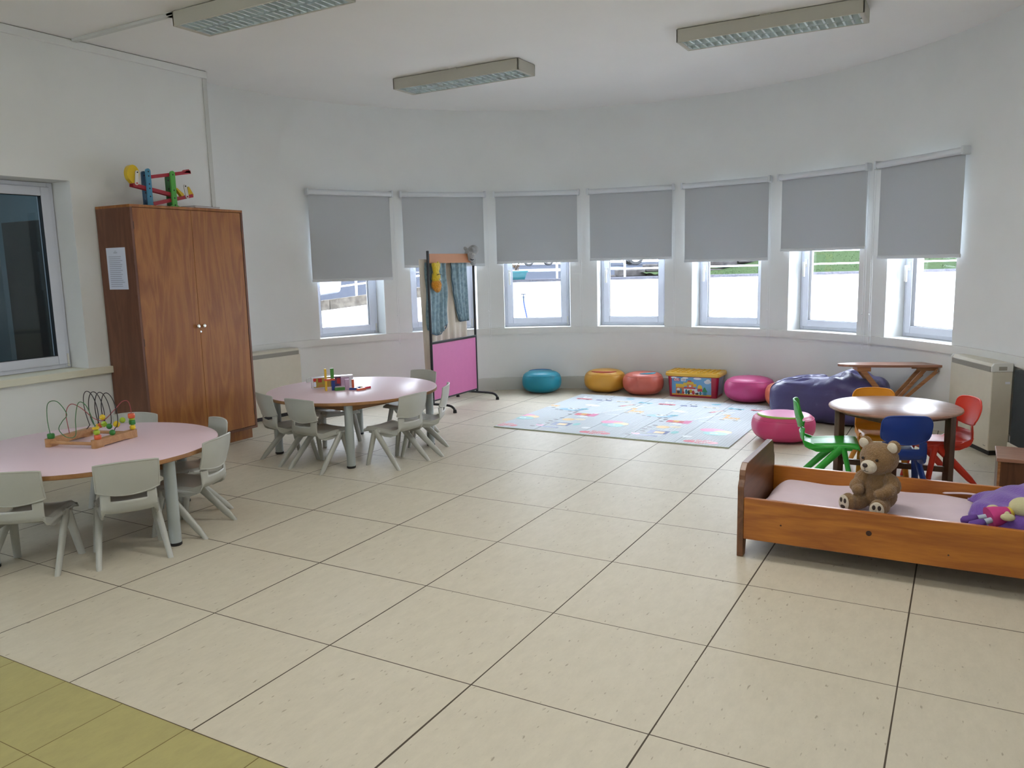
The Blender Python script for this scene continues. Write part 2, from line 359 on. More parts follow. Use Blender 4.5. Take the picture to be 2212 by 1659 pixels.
def frame_bars(m, M, x0, x1, z0, z1, wd, y0, y1, bev=.004, bot=None):
    b = bot or wd
    m.box(x0, x0+wd, y0, y1, z0, z1, M, bev); m.box(x1-wd, x1, y0, y1, z0, z1, M, bev)
    m.box(x0+wd, x1-wd, y0, y1, z0, z0+b, M, bev); m.box(x0+wd, x1-wd, y0, y1, z1-wd, z1, M, bev)
def make_window(n, M, x0, x1, z0, z1, handle=None, hinge=None, gl=GLASS, handle_z=1.30):
    """M maps local x (right), y (outward), z (up)"""
    root = bpy.data.objects.new('window_%d' % n, None); COL.objects.link(root); root['kind'] = 'structure'
    m = MB(); frame_bars(m, M, x0, x1, z0, z1, .04, .0, .07); m.build('window_frame', PVC, root)
    m = MB(); frame_bars(m, M, x0+.028, x1-.028, z0+.028, z1-.028, .062, -.012, .05, .006); sash = m.build('sash', PVC, root)
    m = MB(); frame_bars(m, M, x0+.086, x1-.086, z0+.086, z1-.086, .006, -.006, .03, 0); m.build('gasket', BLACKG, sash)
    m = MB(); m.box(x0+.088, x1-.088, .016, .024, z0+.088, z1-.088, M); m.build('pane', gl, sash)
    if handle is not None:
        m = MB(); hx = x0+.059 if handle < 0 else x1-.059
        m.box(hx-.014, hx+.014, -.02, -.012, handle_z-.035, handle_z+.035, M, .003)
        m.box(hx-.01, hx+.01, -.055, -.018, handle_z-.01, handle_z+.01, M, .003); m.box(hx-.011, hx+.011, -.056, -.038, handle_z-.125, handle_z+.01, M, .006)
        m.build('window_handle', CREAMW, sash)
    if hinge is not None:
        m = MB(); hx = x1-.022 if hinge > 0 else x0+.022
        m.cyl(M @ Vector((hx, -.01, z0+.03)), M @ Vector((hx, -.01, z0+.10)), .007); m.cyl(M @ Vector((hx, -.01, z0+.012)), M @ Vector((hx, -.01, z0+.026)), .008)
        m.build('hinge', CREAMW, root)
    return root
for i, th in enumerate(WC):
    t = radians(th); nrm = Vector((cos(t), sin(t), 0)); xr = Vector((sin(t), -cos(t), 0))
    org = Vector((CX, CY, 0))+nrm*(dci+.18)
    M = Matrix(((xr.x, nrm.x, 0, org.x), (xr.y, nrm.y, 0, org.y), (0, 0, 1, 0), (0, 0, 0, 1)))
    make_window(i+1, M, -.35, .35, ZSILL+.001, ZWT-.002, handle=-1 if i >= 2 else None, hinge=1, handle_z=1.24 if i != 5 else 1.28)
M = Matrix(((0, -1, 0, XL-.20), (1, 0, 0, 0), (0, 0, 1, 0), (0, 0, 0, 1)))
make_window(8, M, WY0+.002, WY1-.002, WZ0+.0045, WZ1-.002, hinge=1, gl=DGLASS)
for k in range(3):
    make_window(9+k, Matrix(((-1, 0, 0, RW1-.4-.8*k), (0, -1, 0, YB-.12), (0, 0, 1, 0), (0, 0, 0, 1))), -.398, .398, RZ0+.002, RZ1-.002)  # unseen rear windows, added with their opening for sky fill
# dim room behind the left window
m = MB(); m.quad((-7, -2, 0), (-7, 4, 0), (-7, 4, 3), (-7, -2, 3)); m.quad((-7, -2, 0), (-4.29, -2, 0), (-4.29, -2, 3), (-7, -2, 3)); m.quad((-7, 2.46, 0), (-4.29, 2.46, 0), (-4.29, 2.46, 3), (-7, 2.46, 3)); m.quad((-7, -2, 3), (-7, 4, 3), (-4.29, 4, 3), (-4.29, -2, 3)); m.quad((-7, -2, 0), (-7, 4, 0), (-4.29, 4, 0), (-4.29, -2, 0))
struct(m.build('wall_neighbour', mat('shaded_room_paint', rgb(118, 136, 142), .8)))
nl = bpy.data.lights.new('neighbour_fill', 'AREA'); nl.energy = 30; nl.size = .6; nl.color = (.85, .95, 1)  # unseen lamp added to brighten the room behind the pane
no = bpy.data.objects.new('neighbour_fill', nl); no.location = (-5.9, .6, 2.9); COL.objects.link(no)
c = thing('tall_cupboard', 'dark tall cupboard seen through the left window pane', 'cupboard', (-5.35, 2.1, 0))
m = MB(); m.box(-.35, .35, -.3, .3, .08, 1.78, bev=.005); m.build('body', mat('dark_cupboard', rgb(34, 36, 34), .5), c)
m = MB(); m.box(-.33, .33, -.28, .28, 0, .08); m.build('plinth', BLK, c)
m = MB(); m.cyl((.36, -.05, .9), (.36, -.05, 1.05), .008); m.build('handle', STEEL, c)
def drape(name, x0, x1, z0, z1, folds, amp, mt, parent=None, M=None, nu=60, nv=16, shape=None, thick=.003):
    m = MB()
    def f(u, v):
        x = x0+(x1-x0)*u; z = z0+(z1-z0)*v
        if shape: x, z = shape(u, v, x, z)
        p = Vector((x, amp*sin(u*folds*2*pi)*(1.15-.5*v)+amp*.5*sin(u*folds*4.4+v*3), z)); return M @ p if M is not None else p
    m.grid(f, nu, nv); return m.build(name, mt, parent, smooth=True, thick=thick)
o = drape('curtain', 0, .9, .2, 2.1, 5, .03, mat('grey_blue_cloth', rgb(150, 172, 182), .8), M=T(-6.3, .6, 0) @ RZ(radians(70)))
tag(o, 'pale grey blue curtain hanging behind the left window pane', 'curtain')

# ------------------------------------------------------------------ roller blinds
drops = [1.218, 1.333, 1.350, 1.356, 1.320, 1.396, 1.312]
blab = ['roller blind over the leftmost window, pulled lowest of the seven', 'roller blind second from left, behind the puppet screen', 'roller blind third from left, over the window with the teal planter outside', 'middle roller blind of the seven, over the window with a car wheel outside', 'roller blind third from right, over the window with stone wall and grass outside', 'roller blind second from right, raised highest of the seven', 'rightmost roller blind, nearest the right storage heater']
for i, th in enumerate(WC):
    t = radians(th-.15); nrm = Vector((cos(t), sin(t), 0)); xr = Vector((sin(t), -cos(t), 0)); org = Vector((CX, CY, 0))+nrm*(sqrt(RR*RR-.45**2)-.012)
    root = thing('roller_blind', blab[i], 'blind', org, atan2(xr.y, xr.x), group='roller blinds on the curved wall')
    W = .446; zb = drops[i]
    m = MB(); m.tube([(-W+.02, -.048, 2.052), (W-.02, -.048, 2.052)], .0255, 20); m.build('roller_tube', BLINDP, root, smooth=True, angle=40)
    m = MB(); m.box(-W+.024, W-.024, -.0225, -.0215, zb, 2.052); m.build('fabric', BLIND, root)
    m = MB(); m.tube([(-W+.022, -.022, zb+.006), (W-.022, -.022, zb+.006)], .012, 12, flat=(.55, 1.2)); m.build('bottom_bar', BLINDP, root, smooth=True, angle=40)
    for s in (-1, 1):
        m = MB(); m.box(min(s*W, s*(W-.02)), max(s*W, s*(W-.02)), -.076, .0, 2.022, 2.086, bev=.006); m.build('bracket', BLINDP, root)
    m = MB(); px = W-.004 if i != 6 else -W-.006
    m.tube([(px, -.06, 2.05), (px, -.058, 1.3), (px+.002, -.056, .58), (px+.012, -.056, .555), (px+.022, -.056, .58), (px+.018, -.058, 1.3), (px+.012, -.05, 2.05)], .0014, 6); m.ell((px, -.058, .85), (.005, .005, .007))
    m.build('pull_chain', CHAING, root)

# ------------------------------------------------------------------ luminaires
def luminaire(x0, x1, y0, y1, label, lit=False, lou=True):
    root = thing('ceiling_light', label, 'light', ((x0+x1)/2, (y0+y1)/2, ZC), 0, 'louvred ceiling lights'); L = (x1-x0)/2; B = (y1-y0)/2; h = .09
    m = MB(); m.box(-L, L, -B, -B+.012, -h, -.004, bev=.003); m.box(-L, L, B-.012, B, -h, -.004, bev=.003); m.box(-L, -L+.012, -B, B, -h, -.004, bev=.003); m.box(L-.012, L, -B, B, -h, -.004, bev=.003); m.box(-L+.01, L-.01, -B+.01, B-.01, -.014, -.004)
    m.box(-L+.012, -L+.03, -B+.012, B-.012, -h+.002, -h+.006); m.box(L-.03, L-.012, -B+.012, B-.012, -h+.002, -h+.006)
    m.build('housing', LUMH, root)
    m = MB(); m.box(-L+.02, L-.02, -B+.02, B-.02, -.004, 0); m.build('mounting_gap', GAP, root)
    for r in (-1, 1):
        c0 = r*(B/2-.004); hb = B/2-.012
        m = MB()
        # parabolic side reflectors
        for s in (-1, 1):
            def f(u, v, s=s): return Vector((-L+.03+u*(2*L-.06), c0+s*hb*(1-.45*v*v), -h+.003+v*.062))
            m.grid(f, 1, 6)
        m.quad((-L+.03, c0-hb*.55, -.025), (L-.03, c0-hb*.55, -.025), (L-.03, c0+hb*.55, -.025), (-L+.03, c0+hb*.55, -.025))
        n = 21
        for k in range(n+1):
            x = -L+.035+k*(2*L-.07)/n
            def f(u, v, x=x): return Vector((x+(.006*(1-v)+.001)*(1 if u < .5 else -1), c0, 0))
            for s in (-1, 1):
                V = [m.bm.verts.new(Vector((x+s*(.0015 if zz else .006), c0+yy*hb*(1 if not zz else .8), -h+.004+(.045 if zz else 0)))) for (yy, zz) in ((-1, 0), (1, 0), (1, 1), (-1, 1))]
                m.bm.faces.new(V)
            V = [m.bm.verts.new(Vector((x+a, c0+b*hb, -h+.004))) for a, b in ((-.006, -1), (.006, -1), (.006, 1), (-.006, 1))]; m.bm.faces.new(V)
        m.build('louvre', LOUV, root, smooth=False)
        m = MB(); m.tube([(-L+.035, c0, -.042), (L-.035, c0, -.042)], .013, 12); m.build('fluorescent_tube', TUBEM, root, smooth=True)
    for y_ in (-B, B):
        m = MB(); m.box(-.035, .035, y_-.006, y_+.006, -.006, .0, bev=.001); m.build('fixing_clip', LUMH, root)
    if lit:
        l = bpy.data.lights.new('fill_light', 'AREA'); l.shape = 'RECTANGLE'; l.size = 2*L-.08; l.size_y = 2*B-.04; l.energy = FILL_W*lit; l.color = FILL_COL  # area lamp added under the out-of-view fixtures as fill
        o = bpy.data.objects.new('fill_light', l); o.location = (0, 0, -h-.004); o.parent = root; COL.objects.link(o)
    return root
luminaire(-2.925, -1.73, 1.43, 1.70, 'louvred ceiling light at top left, above the nearer pink table side')
luminaire(-2.93, -1.735, 3.585, 3.86, 'louvred ceiling light in the middle, nearest the curved wall')
luminaire(-.485, .70, 3.555, 3.825, 'louvred ceiling light at top right, toward the right end of the curved wall')
for (x, y, k, wh) in ((-.485, 1.43, 16, 'in the second row from the curved wall, right of the middle'), (-.485, -.7, 11, 'overhead of the viewer, right of the middle'), (-2.93, -.7, 2, 'overhead of the viewer, near the left wall'), (-2.93, -2.85, .5, 'behind the viewer near the left wall'), (-.485, -2.85, 10, 'behind the viewer, right of the middle')):  # out-of-view fixtures, added to brighten floor and walls
    luminaire(x, x+1.19, y, y+.27, 'unseen louvred ceiling light added as fill '+wh, lit=k)

# ------------------------------------------------------------------ storage heaters
def heater(deg, label, Wd=.70, at=None):
    Dp, H = .13, .617; t = radians(deg); nrm = Vector((cos(t), sin(t), 0)); xr = Vector((sin(t), -cos(t), 0)); org = Vector((CX, CY, 0))+nrm*(sqrt((RR-.035)**2-(Wd/2)**2)-Dp)
    if at: org = Vector((at[0], at[1], 0))-xr*Wd/2
    root = thing('storage_heater', label, 'heater', org, atan2(xr.y, xr.x), 'storage heaters')
    # local: x right, y outward (to wall), front at y=0
    m = MB(); m.box(-Wd/2, Wd/2, 0, Dp, .035, H-.055, bev=.006); m.build('body', BEIGE, root)
    m = MB(); prof = [(0, H-.055), (.0, H-.02), (.012, H-.003), (.03, H), (Dp, H), (Dp, H-.055)]
    Mx = Matrix(((0, 0, 1, 0), (1, 0, 0, 0), (0, 1, 0, 0), (0, 0, 0, 1)))
    m.prism([(a, b) for a, b in prof], -Wd/2+.014, Wd/2-.014, Mx); m.build('top_cover', BEIGE, root)
    for s in (-1, 1):
        m = MB(); m.prism([(a-.002, b+.002) for a, b in prof], min(s*(Wd/2+.002), s*(Wd/2-.016)), max(s*(Wd/2+.002), s*(Wd/2-.016)), Mx); m.build('end_cap', CREAMW, root)
    m = MB()
    m.box(-Wd/2+.02, Wd/2-.02, -.003, .004, H-.058, H-.022, bev=.002)
    for k in range(5): m.box(-Wd/2+.022, Wd/2-.022, -.005, -.002, H-.055+k*.0065, H-.052+k*.0065)
    m.build('air_grille', GREYV, root)
    m = MB(); m.box(Wd/2+.0005, Wd/2+.004, .04, .09, H-.045, H-.02); m.build('side_vent', GREYV, root)
    m = MB(); m.box(Wd/2-.004, Wd/2+.0015, .085, .115, H-.135, H-.12); m.build('maker_sticker', mat('sticker_white', rgb(225, 226, 232), .4), root)
    m = MB(); m.box(-Wd/2+.02, Wd/2-.02, .02, Dp-.02, 0.0, .035); m.build('base', BLK, root)
    m = MB(); m.box(Wd/2-.06, Wd/2-.03, -.001, .0, .06, .066); m.build('slot_vent', GREYV, root)
    return root
heater(174.2, 'cream storage heater half hidden behind the wooden cupboard')
heater(25.0, 'cream storage heater at right, behind the red chair', .58, (1.505, 4.02))
t = radians(18.5); nrm = Vector((cos(t), sin(t), 0)); xr = Vector((sin(t), -cos(t), 0)); og = Vector((CX, CY, 0))+nrm*(RR-.11)
c = thing('folded_panel', 'black flat panel standing upright beside the right storage heater', 'panel', og, atan2(xr.y, xr.x))
m = MB(); m.box(-.16, .26, 0, .05, .12, .60, bev=.012); m.build('board', mat('black_foam', rgb(26, 34, 34), .8, noise=.2, nscale=30), c)
m = MB(); m.box(-.18, .27, -.004, .055, 0.0, .125, bev=.004); m.build('foot_block', BEIGE, c)

# ------------------------------------------------------------------ cupboard with toy, book, paper
cup = thing('wooden_cupboard', 'tall brown wooden two-door cupboard standing against the left wall', 'cupboard', (-3.6, 1.99, 0))
HWc, Dc, Hc = .485, .372, 1.80
for s in (-1, 1):
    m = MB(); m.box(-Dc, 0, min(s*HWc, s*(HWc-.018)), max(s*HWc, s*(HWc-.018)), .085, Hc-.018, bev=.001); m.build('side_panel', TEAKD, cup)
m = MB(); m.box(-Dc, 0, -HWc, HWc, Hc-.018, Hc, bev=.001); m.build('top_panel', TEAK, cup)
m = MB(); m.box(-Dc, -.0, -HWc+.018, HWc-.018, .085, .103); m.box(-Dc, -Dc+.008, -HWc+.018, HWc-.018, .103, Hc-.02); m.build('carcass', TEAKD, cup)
for s in (-1, 1):
    a, b = (-HWc+.021, .0-.0015+.008) if s < 0 else (.0015+.008, HWc-.021)
    m = MB(); m.box(-.018, -.003, a, b, .106, Hc-.021, bev=.001)
    d = m.build('door', TEAK, cup)
    m = MB(); kx = .008+s*.026; m.lathe([(0, 0), (.006, 0), (.006, .01), (.014, .014), (.015, .022), (.009, .027), (0, .027)], 20, T(-.003, kx, .94) @ RY(pi/2)); m.build('knob', STEEL, d, smooth=True, angle=40)
    for hz in (.22, .86, 1.66):
        m = MB(); hy = s*(HWc-.0205); m.cyl((-.002, hy, hz-.025), (-.002, hy, hz+.025), .003, seg=8); m.build('hinge', mat('dark_hinge', rgb(70, 48, 34), .5), d)
m = MB(); m.lathe([(0, 0), (.008, 0), (.008, .003), (0, .003)], 16, T(-.003, .012, .898) @ RY(pi/2)); m.build('lock', STEEL, cup)
m = MB(); m.box(-Dc+.01, -.055, -HWc+.01, HWc-.01, 0, .085); m.build('plinth', TEAK, cup)
# paper taped to the side panel
pp = thing('paper_sheet', 'white printed sheet taped to the side of the wooden cupboard', 'paper', (-3.79, 1.5035, 1.372))
m = MB(); m.grid(lambda u, v: Vector((-.104+.208*u, -.002*sin(u*3)*v, -.143+.286*v)), 8, 8); m.build('sheet', PAPER, pp, thick=.0006)
m = MB()
zz = .085
for k in range(16):
    l = random.uniform(.12, .16); m.box(-.078, -.078+l, -.0035, -.0028, zz-.006, zz-.001); zz -= .0135
m.box(-.02, .02, -.0035, -.0028, .105, .112); m.box(-.012, .012, -.0035, -.0028, .117, .121)
m.build('printed_text', INK, pp)
# marble run toy
PB, PBD = plastic('toy_blue', rgb(70, 140, 176)), plastic('toy_navy', rgb(38, 84, 118))
PG, PGD = plastic('toy_green', rgb(84, 172, 70)), plastic('toy_dark_green', rgb(38, 112, 52))
PR = plastic('toy_red', rgb(178, 52, 66)); PY = plastic('toy_yellow', rgb(222, 188, 36)); PW = plastic('toy_white', rgb(222, 220, 214))
toy = thing('marble_run_toy', 'plastic ramp toy with blue and green posts and red rails on the wooden cupboard', 'toy', (-3.72, 1.88, 1.8))
MYZ = Matrix(((0, 0, 1, 0), (1, 0, 0, 0), (0, 1, 0, 0), (0, 0, 0, 1)))      # prism (y,z) extruded along x
def post(y, w, h, x0, x1, mt, name, holes, foot=False):
    m = MB(); y0, y1 = y-w/2, y+w/2
    pl = arcp(y, h-w/2, w/2, 0, pi, 10)+[(y0, .02), (y0-(.04 if foot else .004), 0), (y1+(.04 if foot else .004), 0), (y1, .02)]
    m.prism(pl, x0, x1, MYZ); p = m.build(name, mt, toy)
    m = MB()
    for hz in holes: m.cyl((x1-.001, y, hz), (x1+.0008, y, hz), .0055, seg=10)
    m.build('hole', BLK, p)
post(-.125, .036, .262, .0, .014, PB, 'front_post', (.24, .21, .155, .125, .07)); post(-.11, .034, .25, -.07, -.056, PBD, 'back_post', (.22, .1))
post(.075, .038, .262, .0, .014, PG, 'front_post', (.235, .125, .07, .02), True); post(.085, .034, .235, -.07, -.056, PGD, 'back_post', (.2, .14, .09), True)
def rail(y0, z0, y1, z1, name='rail'):
    m = MB(); d = Vector((0, y1-y0, z1-z0)); n = Vector((0, -d.z, d.y)).normalized()
    for x0, x1, a, b in ((-.05, -.006, -.004, 0), (-.05, -.046, 0, .020), (-.010, -.006, 0, .020)):
        P = [Vector((x, y, z))+n*o for (y, z) in ((y0, z0), (y1, z1)) for x in (x0, x1) for o in (a, b)]
        i = [m.bm.verts.new(p) for p in P]
        for f in ((0, 1, 3, 2), (4, 6, 7, 5), (0, 4, 5, 1), (2, 3, 7, 6), (0, 2, 6, 4), (1, 5, 7, 3)): m.bm.faces.new([i[k] for k in f])
    return m.build(name, PR, toy)
rail(-.09, .20, .25, .262); rail(.10, .10, -.235, .152); rail(-.09, .012, .255, .092)
m = MB(); m.prism([(.19, .258), (.215, .285), (.235, .288), (.245, .27), (.25, .262)], -.05, -.006, MYZ); m.build('rail_end', PR, toy)
for (y, z, sw, big) in ((-.215, .155, 0, 1), (.195, .088, 0, 0)):
    hh = .075
    M2 = T(0, y, z) @ RX(radians(-8 if big else 8))
    m = MB(); m.prism(arcp(0, 0, .013, pi, 2*pi, 8)+arcp(0, hh, .013, 0, pi, 8), -.005, .003, M2 @ MYZ); p = m.build('white_lever', PW, toy)
    m = MB(); m.cyl(M2 @ Vector((.003, 0, 0)), M2 @ Vector((.006, 0, 0)), .006, seg=10); m.build('pin', PR, p)
    m = MB(); m.cyl(M2 @ Vector((.003, 0, hh)), M2 @ Vector((.006, 0, hh)), .005, seg=10); m.build('pin', BLK, p)
    if big:
        m = MB(); m.prism([(.018, -.006), (-.025, .0)]+[(-.012+.048*cos(radians(a_)), .062+.062*sin(radians(a_))) for a_ in range(215, 0, -15)], -.045, -.008, T(0, y, z) @ MYZ); m.build('yellow_scoop', PY, toy)
    else:
        m = MB(); m.prism([(.02, .07), (.03, .075), (.065, .02), (.06, -.002), (.02, -.002)], -.045, -.008, T(0, y, z) @ MYZ); m.prism([(-.085, .055), (-.075, .06), (-.02, .02), (-.02, -.002), (-.035, -.002)], -.04, -.01, T(0, y, z) @ MYZ); m.build('yellow_scoop', PY, toy)
bk = thing('closed_book', 'thin closed book lying on top of the wooden cupboard', 'book', (-3.70, 2.155, 1.8006), radians(4))
m = MB(); m.box(-.09, .09, -.12, .12, 0, .002); m.box(-.09, .09, -.12, .12, .012, .014); m.box(-.09, -.088, -.12, .12, 0, .014); m.build('cover', mat('brown_cover', rgb(70, 42, 40), .6), bk)
m = MB(); m.box(-.086, .086, -.116, .116, .002, .012); m.build('pages', mat('page_edges', rgb(214, 206, 206), .8), bk)
o = MB().box(-.05, .05, -.09, .09, 0, .014, bev=.001).build('notebook', mat('dark_cover', rgb(58, 50, 50), .6)); o.location = (-3.69, 1.99+.03, 1.8006); o.rotation_euler = (0, 0, .1)
o.location = (-3.80, 1.93, 1.8006); tag(o, 'thin dark notebook behind the green feet of the toy on the cupboard', 'book')

# ------------------------------------------------------------------ chairs
def shell_mats(m): return m
def make_chair(label, mt, group=None, rounded=.0):
    root = thing('child_chair', label, 'chair', group=group)
    # seat shell with lower back, profile (y,z) front to rear
    prof = [(.172, .228), (.170, .243), (.158, .254), (.12, .257), (.06, .253), (0, .250), (-.06, .245), (-.100, .241), (-.130, .250), (-.148, .272), (-.155, .31), (-.158, .345)]
    def hwid(v): return .142-.020*min(1, v/.62) + (.0 if v < .62 else (v-.62)*-.01)
    def f(u, v):
        k = v*(len(prof)-1); i = min(int(k), len(prof)-2); fr = k-i; y = prof[i][0]*(1-fr)+prof[i+1][0]*fr; z = prof[i][1]*(1-fr)+prof[i+1][1]*fr
        s = u*2-1; x = s*hwid(v); back = max(0, (v-.62)/.38)
        y += .030*s*s*back; z += (1-back)*(.010*abs(s)**3-.030*max(0, abs(s)-.86)/.14) if v > .15 else 0
        return Vector((x, y, z))
    m = MB(); m.grid(f, 28, 33, skip=lambda u, v: abs(u*2-1) < .62 and v > .915)
    m.build('seat', mt, root, smooth=True, thick=.007)
    # backrest panel
    def g(u, v):
        s = u*2-1; ax = abs(s)
        wv = .132+.003*v - (.0005+rounded*.009)*max(0, (v-.6)/.4)**3 - rounded*.006*max(0, (.3-v)/.3)**2
        zb = .338+.020*s*s+rounded*.010*ax**8; zt = .496-.008*s*s-(.001+rounded*.016)*ax**10
        return Vector((s*wv, -.160-.030*v+.028*s*s-.006*sin(v*pi), zb+(zt-zb)*v))
    m = MB(); m.grid(g, 24, 12)
    m2 = [g(k/24, 0) for k in range(25)]+[g(1, k/12) for k in range(1, 13)]+[g(1-k/24, 1) for k in range(1, 25)]+[g(0, 1-k/12) for k in range(1, 12)]
    bmesh.ops.recalc_face_normals(m.bm, faces=m.bm.faces)
    ret = bmesh.ops.extrude_face_region(m.bm, geom=list(m.bm.faces)); vv = [e for e in ret['geom'] if isinstance(e, bmesh.types.BMVert)]
    for v in vv: v.co.y -= .007
    m.tube([p+Vector((0, -.004, 0)) for p in m2], .0050, 8, closed=True)
    m.build('backrest', mt, root, smooth=True, angle=60)
    # legs: A frames from an apex under the seat side
    for s in (-1, 1):
        ap = Vector((s*.122, .082, .238))
        def leg(foot, w0, w1, off):
            m = MB(); a = ap+Vector((0, off, 0)); b = Vector(foot); n = 6
            pts = [a.lerp(b, k/n) for k in range(n+1)]
            m.tube(pts, [w0+(w1-w0)*k/n for k in range(n+1)], 12, flat=(.72, 1.0))
            # cut the foot flat on the floor
            for v in m.bm.verts:
                if v.co.z < .004 or (v.co-b).length < .03: v.co.z = max(v.co.z, 0) if (v.co-b).length > .03 else 0
            return m.build('leg', mt, root, smooth=True, angle=50)
        leg((s*.152, -.150, .0), .024, .0175, -.006); leg((s*.146, .140, .0), .0225, .0175, .004)
    # side skirts joining seat and leg apex
    for s in (-1, 1):
        m = MB()
        m.box(s*.122-.012, s*.122+.012, .03, .135, .222, .250, bev=.009)
        m.prism([(-.140, .275), (-.06, .246), (.06, .243), (.05, .222), (.0, .206), (-.06, .207), (-.115, .228)], s*.116-.004, s*.116+.004, MYZ)
        m.build('under_frame', mt, root, smooth=True, angle=40)
    return root
def face(v): return atan2(-v[0], v[1])       # rotation about z that takes local +y to direction v
TAB1 = Vector((-2.579, .431, 0)); TAB2 = Vector((-2.567, 2.461, 0))
def rearmid(p, dirv):  # chair origin from the middle of the rear feet
    d = Vector((dirv[0], dirv[1], 0)).normalized(); return Vector((p[0], p[1], 0))+d*.150
chairs = [
 ((-2.290, -.140), (-.6, .8), 'grey child chair cut by the left picture edge, at the nearer pink table', 't1'),
 ((-1.975, .205), (-.859, .512), 'grey child chair seen from behind, front right side of the nearer pink table', 't1'),
 ((-2.015, .734), (-.934, -.357), 'grey child chair beside the table leg, right side of the nearer pink table', 't1'),
 ((-2.395, 1.065), (-.34, -.94), 'grey child chair mostly hidden behind the right-hand chair of the nearer pink table', 't1'),
 ((-3.02, .99), (.45, -.89), 'grey child chair whose back top shows just behind the bead maze', 't1'),
 ((-2.854, 1.887), (.348, .937), 'grey child chair nearest the wooden cupboard, left side of the farther pink table', 't2'),
 ((-2.450, 1.805), (.07, .997), 'grey child chair seen from behind, front left of the farther pink table', 't2'),
 ((-1.880, 2.250), (-.996, .09), 'grey child chair seen from the side, front right of the farther pink table', 't2'),
 ((-1.912, 2.674), (-.892, -.452), 'grey child chair seen edge-on at the right end of the farther pink table', 't2'),
 ((-2.50, 3.235), (-.10, -.99), 'grey child chair behind the farther pink table, next to the puppet screen', 't2'),
 ((-3.05, 2.68), (.85, -.38), 'grey child chair half hidden behind the block box on the farther pink table', 't2'),
]
c0 = None
for (p, d, lab, g) in chairs:
    grp = 'grey chairs around the %s pink table' % ('nearer' if g == 't1' else 'farther')
    if c0 is None: c0 = make_chair(lab, CHAIRG, grp); c = c0
    else: c = copy_tree(c0)
    tag(c, lab, 'chair', grp); c.location = rearmid(p, d); c.rotation_euler = (0, 0, face(d))

# ------------------------------------------------------------------ pink tables
def pink_table(c, label, rot):
    root = thing('round_table', label, 'table', c, rot, 'round pink tables'); r = .615
    m = MB(); m.lathe([(0, .4605), (r-.004, .4605), (r-.001, .459), (r, .457), (r-.001, .4565), (0, .4565)], 72); m.build('tabletop', PINKT, root, smooth=True, angle=30)
    m = MB(); m.lathe([(0, .456), (r, .456), (r+.001, .452), (r+.001, .438), (r-.003, .4345), (0, .4345)], 72); m.build('table_edge', EDGEW, root, smooth=True, angle=30)
    m = MB()
    for k in range(4):
        a, b = pi/2*k+pi/4, pi/2*(k+1)+pi/4; p, q = Vector((cos(a), sin(a), 0))*.53, Vector((cos(b), sin(b), 0))*.53
        n = ((p+q)/2).normalized()*.009
        V = [m.bm.verts.new(x+dz) for dz in (Vector((0, 0, .385)), Vector((0, 0, .434))) for x in (p-n, q-n, q+n, p+n)]
        for f_ in ((0, 3, 2, 1), (4, 5, 6, 7), (0, 1, 5, 4), (1, 2, 6, 5), (2, 3, 7, 6), (3, 0, 4, 7)): m.bm.faces.new([V[i] for i in f_])
    m.build('apron', EDGEW, root)
    for k in range(4):
        a = pi/2*k+pi/4; x, y = .555*cos(a), .555*sin(a)
        m = MB(); m.cyl((x, y, .014), (x, y, .436), .029, seg=24); l = m.build('leg', GREYMET, root, smooth=True, angle=40)
        m = MB(); m.lathe([(0, 0), (.027, 0), (.0305, .004), (.0305, .016), (0, .016)], 24, T(x, y, 0)); m.build('foot_cap', BLK, l, smooth=True, angle=40)
    return root
a2 = atan2(2.004-TAB2.y, -2.222-TAB2.x); pink_table(TAB2, 'farther round pink table with wooden edge and grey metal legs, holding toy blocks', a2-pi/4)
a1 = atan2(.463-TAB1.y, -2.039-TAB1.x)
pink_table(TAB1, 'nearer round pink table with wooden edge and grey metal legs, holding the bead maze', a1-pi/4)

# ------------------------------------------------------------------ bead maze on table 1
ZT = .4608
mz = thing('bead_maze', 'wooden bead maze toy with looping wires standing on the nearer pink table', 'toy', (0, 0, 0))
BW = wood('beech', rgb(188, 142, 96), rgb(172, 126, 82), 'x', .45, 3)
# corners: front-left (-2.80,.32), near bar runs (-2.495,.379)->(-2.535,.627)
P0, P1 = Vector((-2.475, .385, ZT)), Vector((-2.53, .655, ZT)); Q0, Q1 = Vector((-2.77, .325, ZT)), Vector((-2.83, .60, ZT))
P0, P1 = Vector((-2.50, .40, ZT)), Vector((-2.56, .66, ZT)); Q0, Q1 = Vector((-2.765, .32, ZT)), Vector((-2.835, .585, ZT))
def bar(a, b, name):
    d = b-a; L = d.length; M = T(*a) @ RZ(atan2(d.y, d.x)); m = MB(); pl = rrect(-.018, L+.018, -.018, .018, .016)
    m.prism(pl, .006, .042, M); m.prism(rrect(-.018, .05, -.018, .018, .016), 0, .008, M); m.prism(rrect(L-.05, L+.018, -.018, .018, .016), 0, .008, M)
    return m.build(name, BW, mz)
bar(P0, P1, 'side_bar'); bar(Q0, Q1, 'side_bar')
m = MB(); z = Vector((0, 0, .022)); m.cyl(Q0+(P0-Q0)*.04+z, Q0+(P0-Q0)*.96+z, .009); m.build('dowel', BW, mz, smooth=True, angle=40)
m = MB(); m.cyl(Q1+(P1-Q1)*.04+z, Q1+(P1-Q1)*.96+z, .009); m.build('dowel', BW, mz, smooth=True, angle=40)
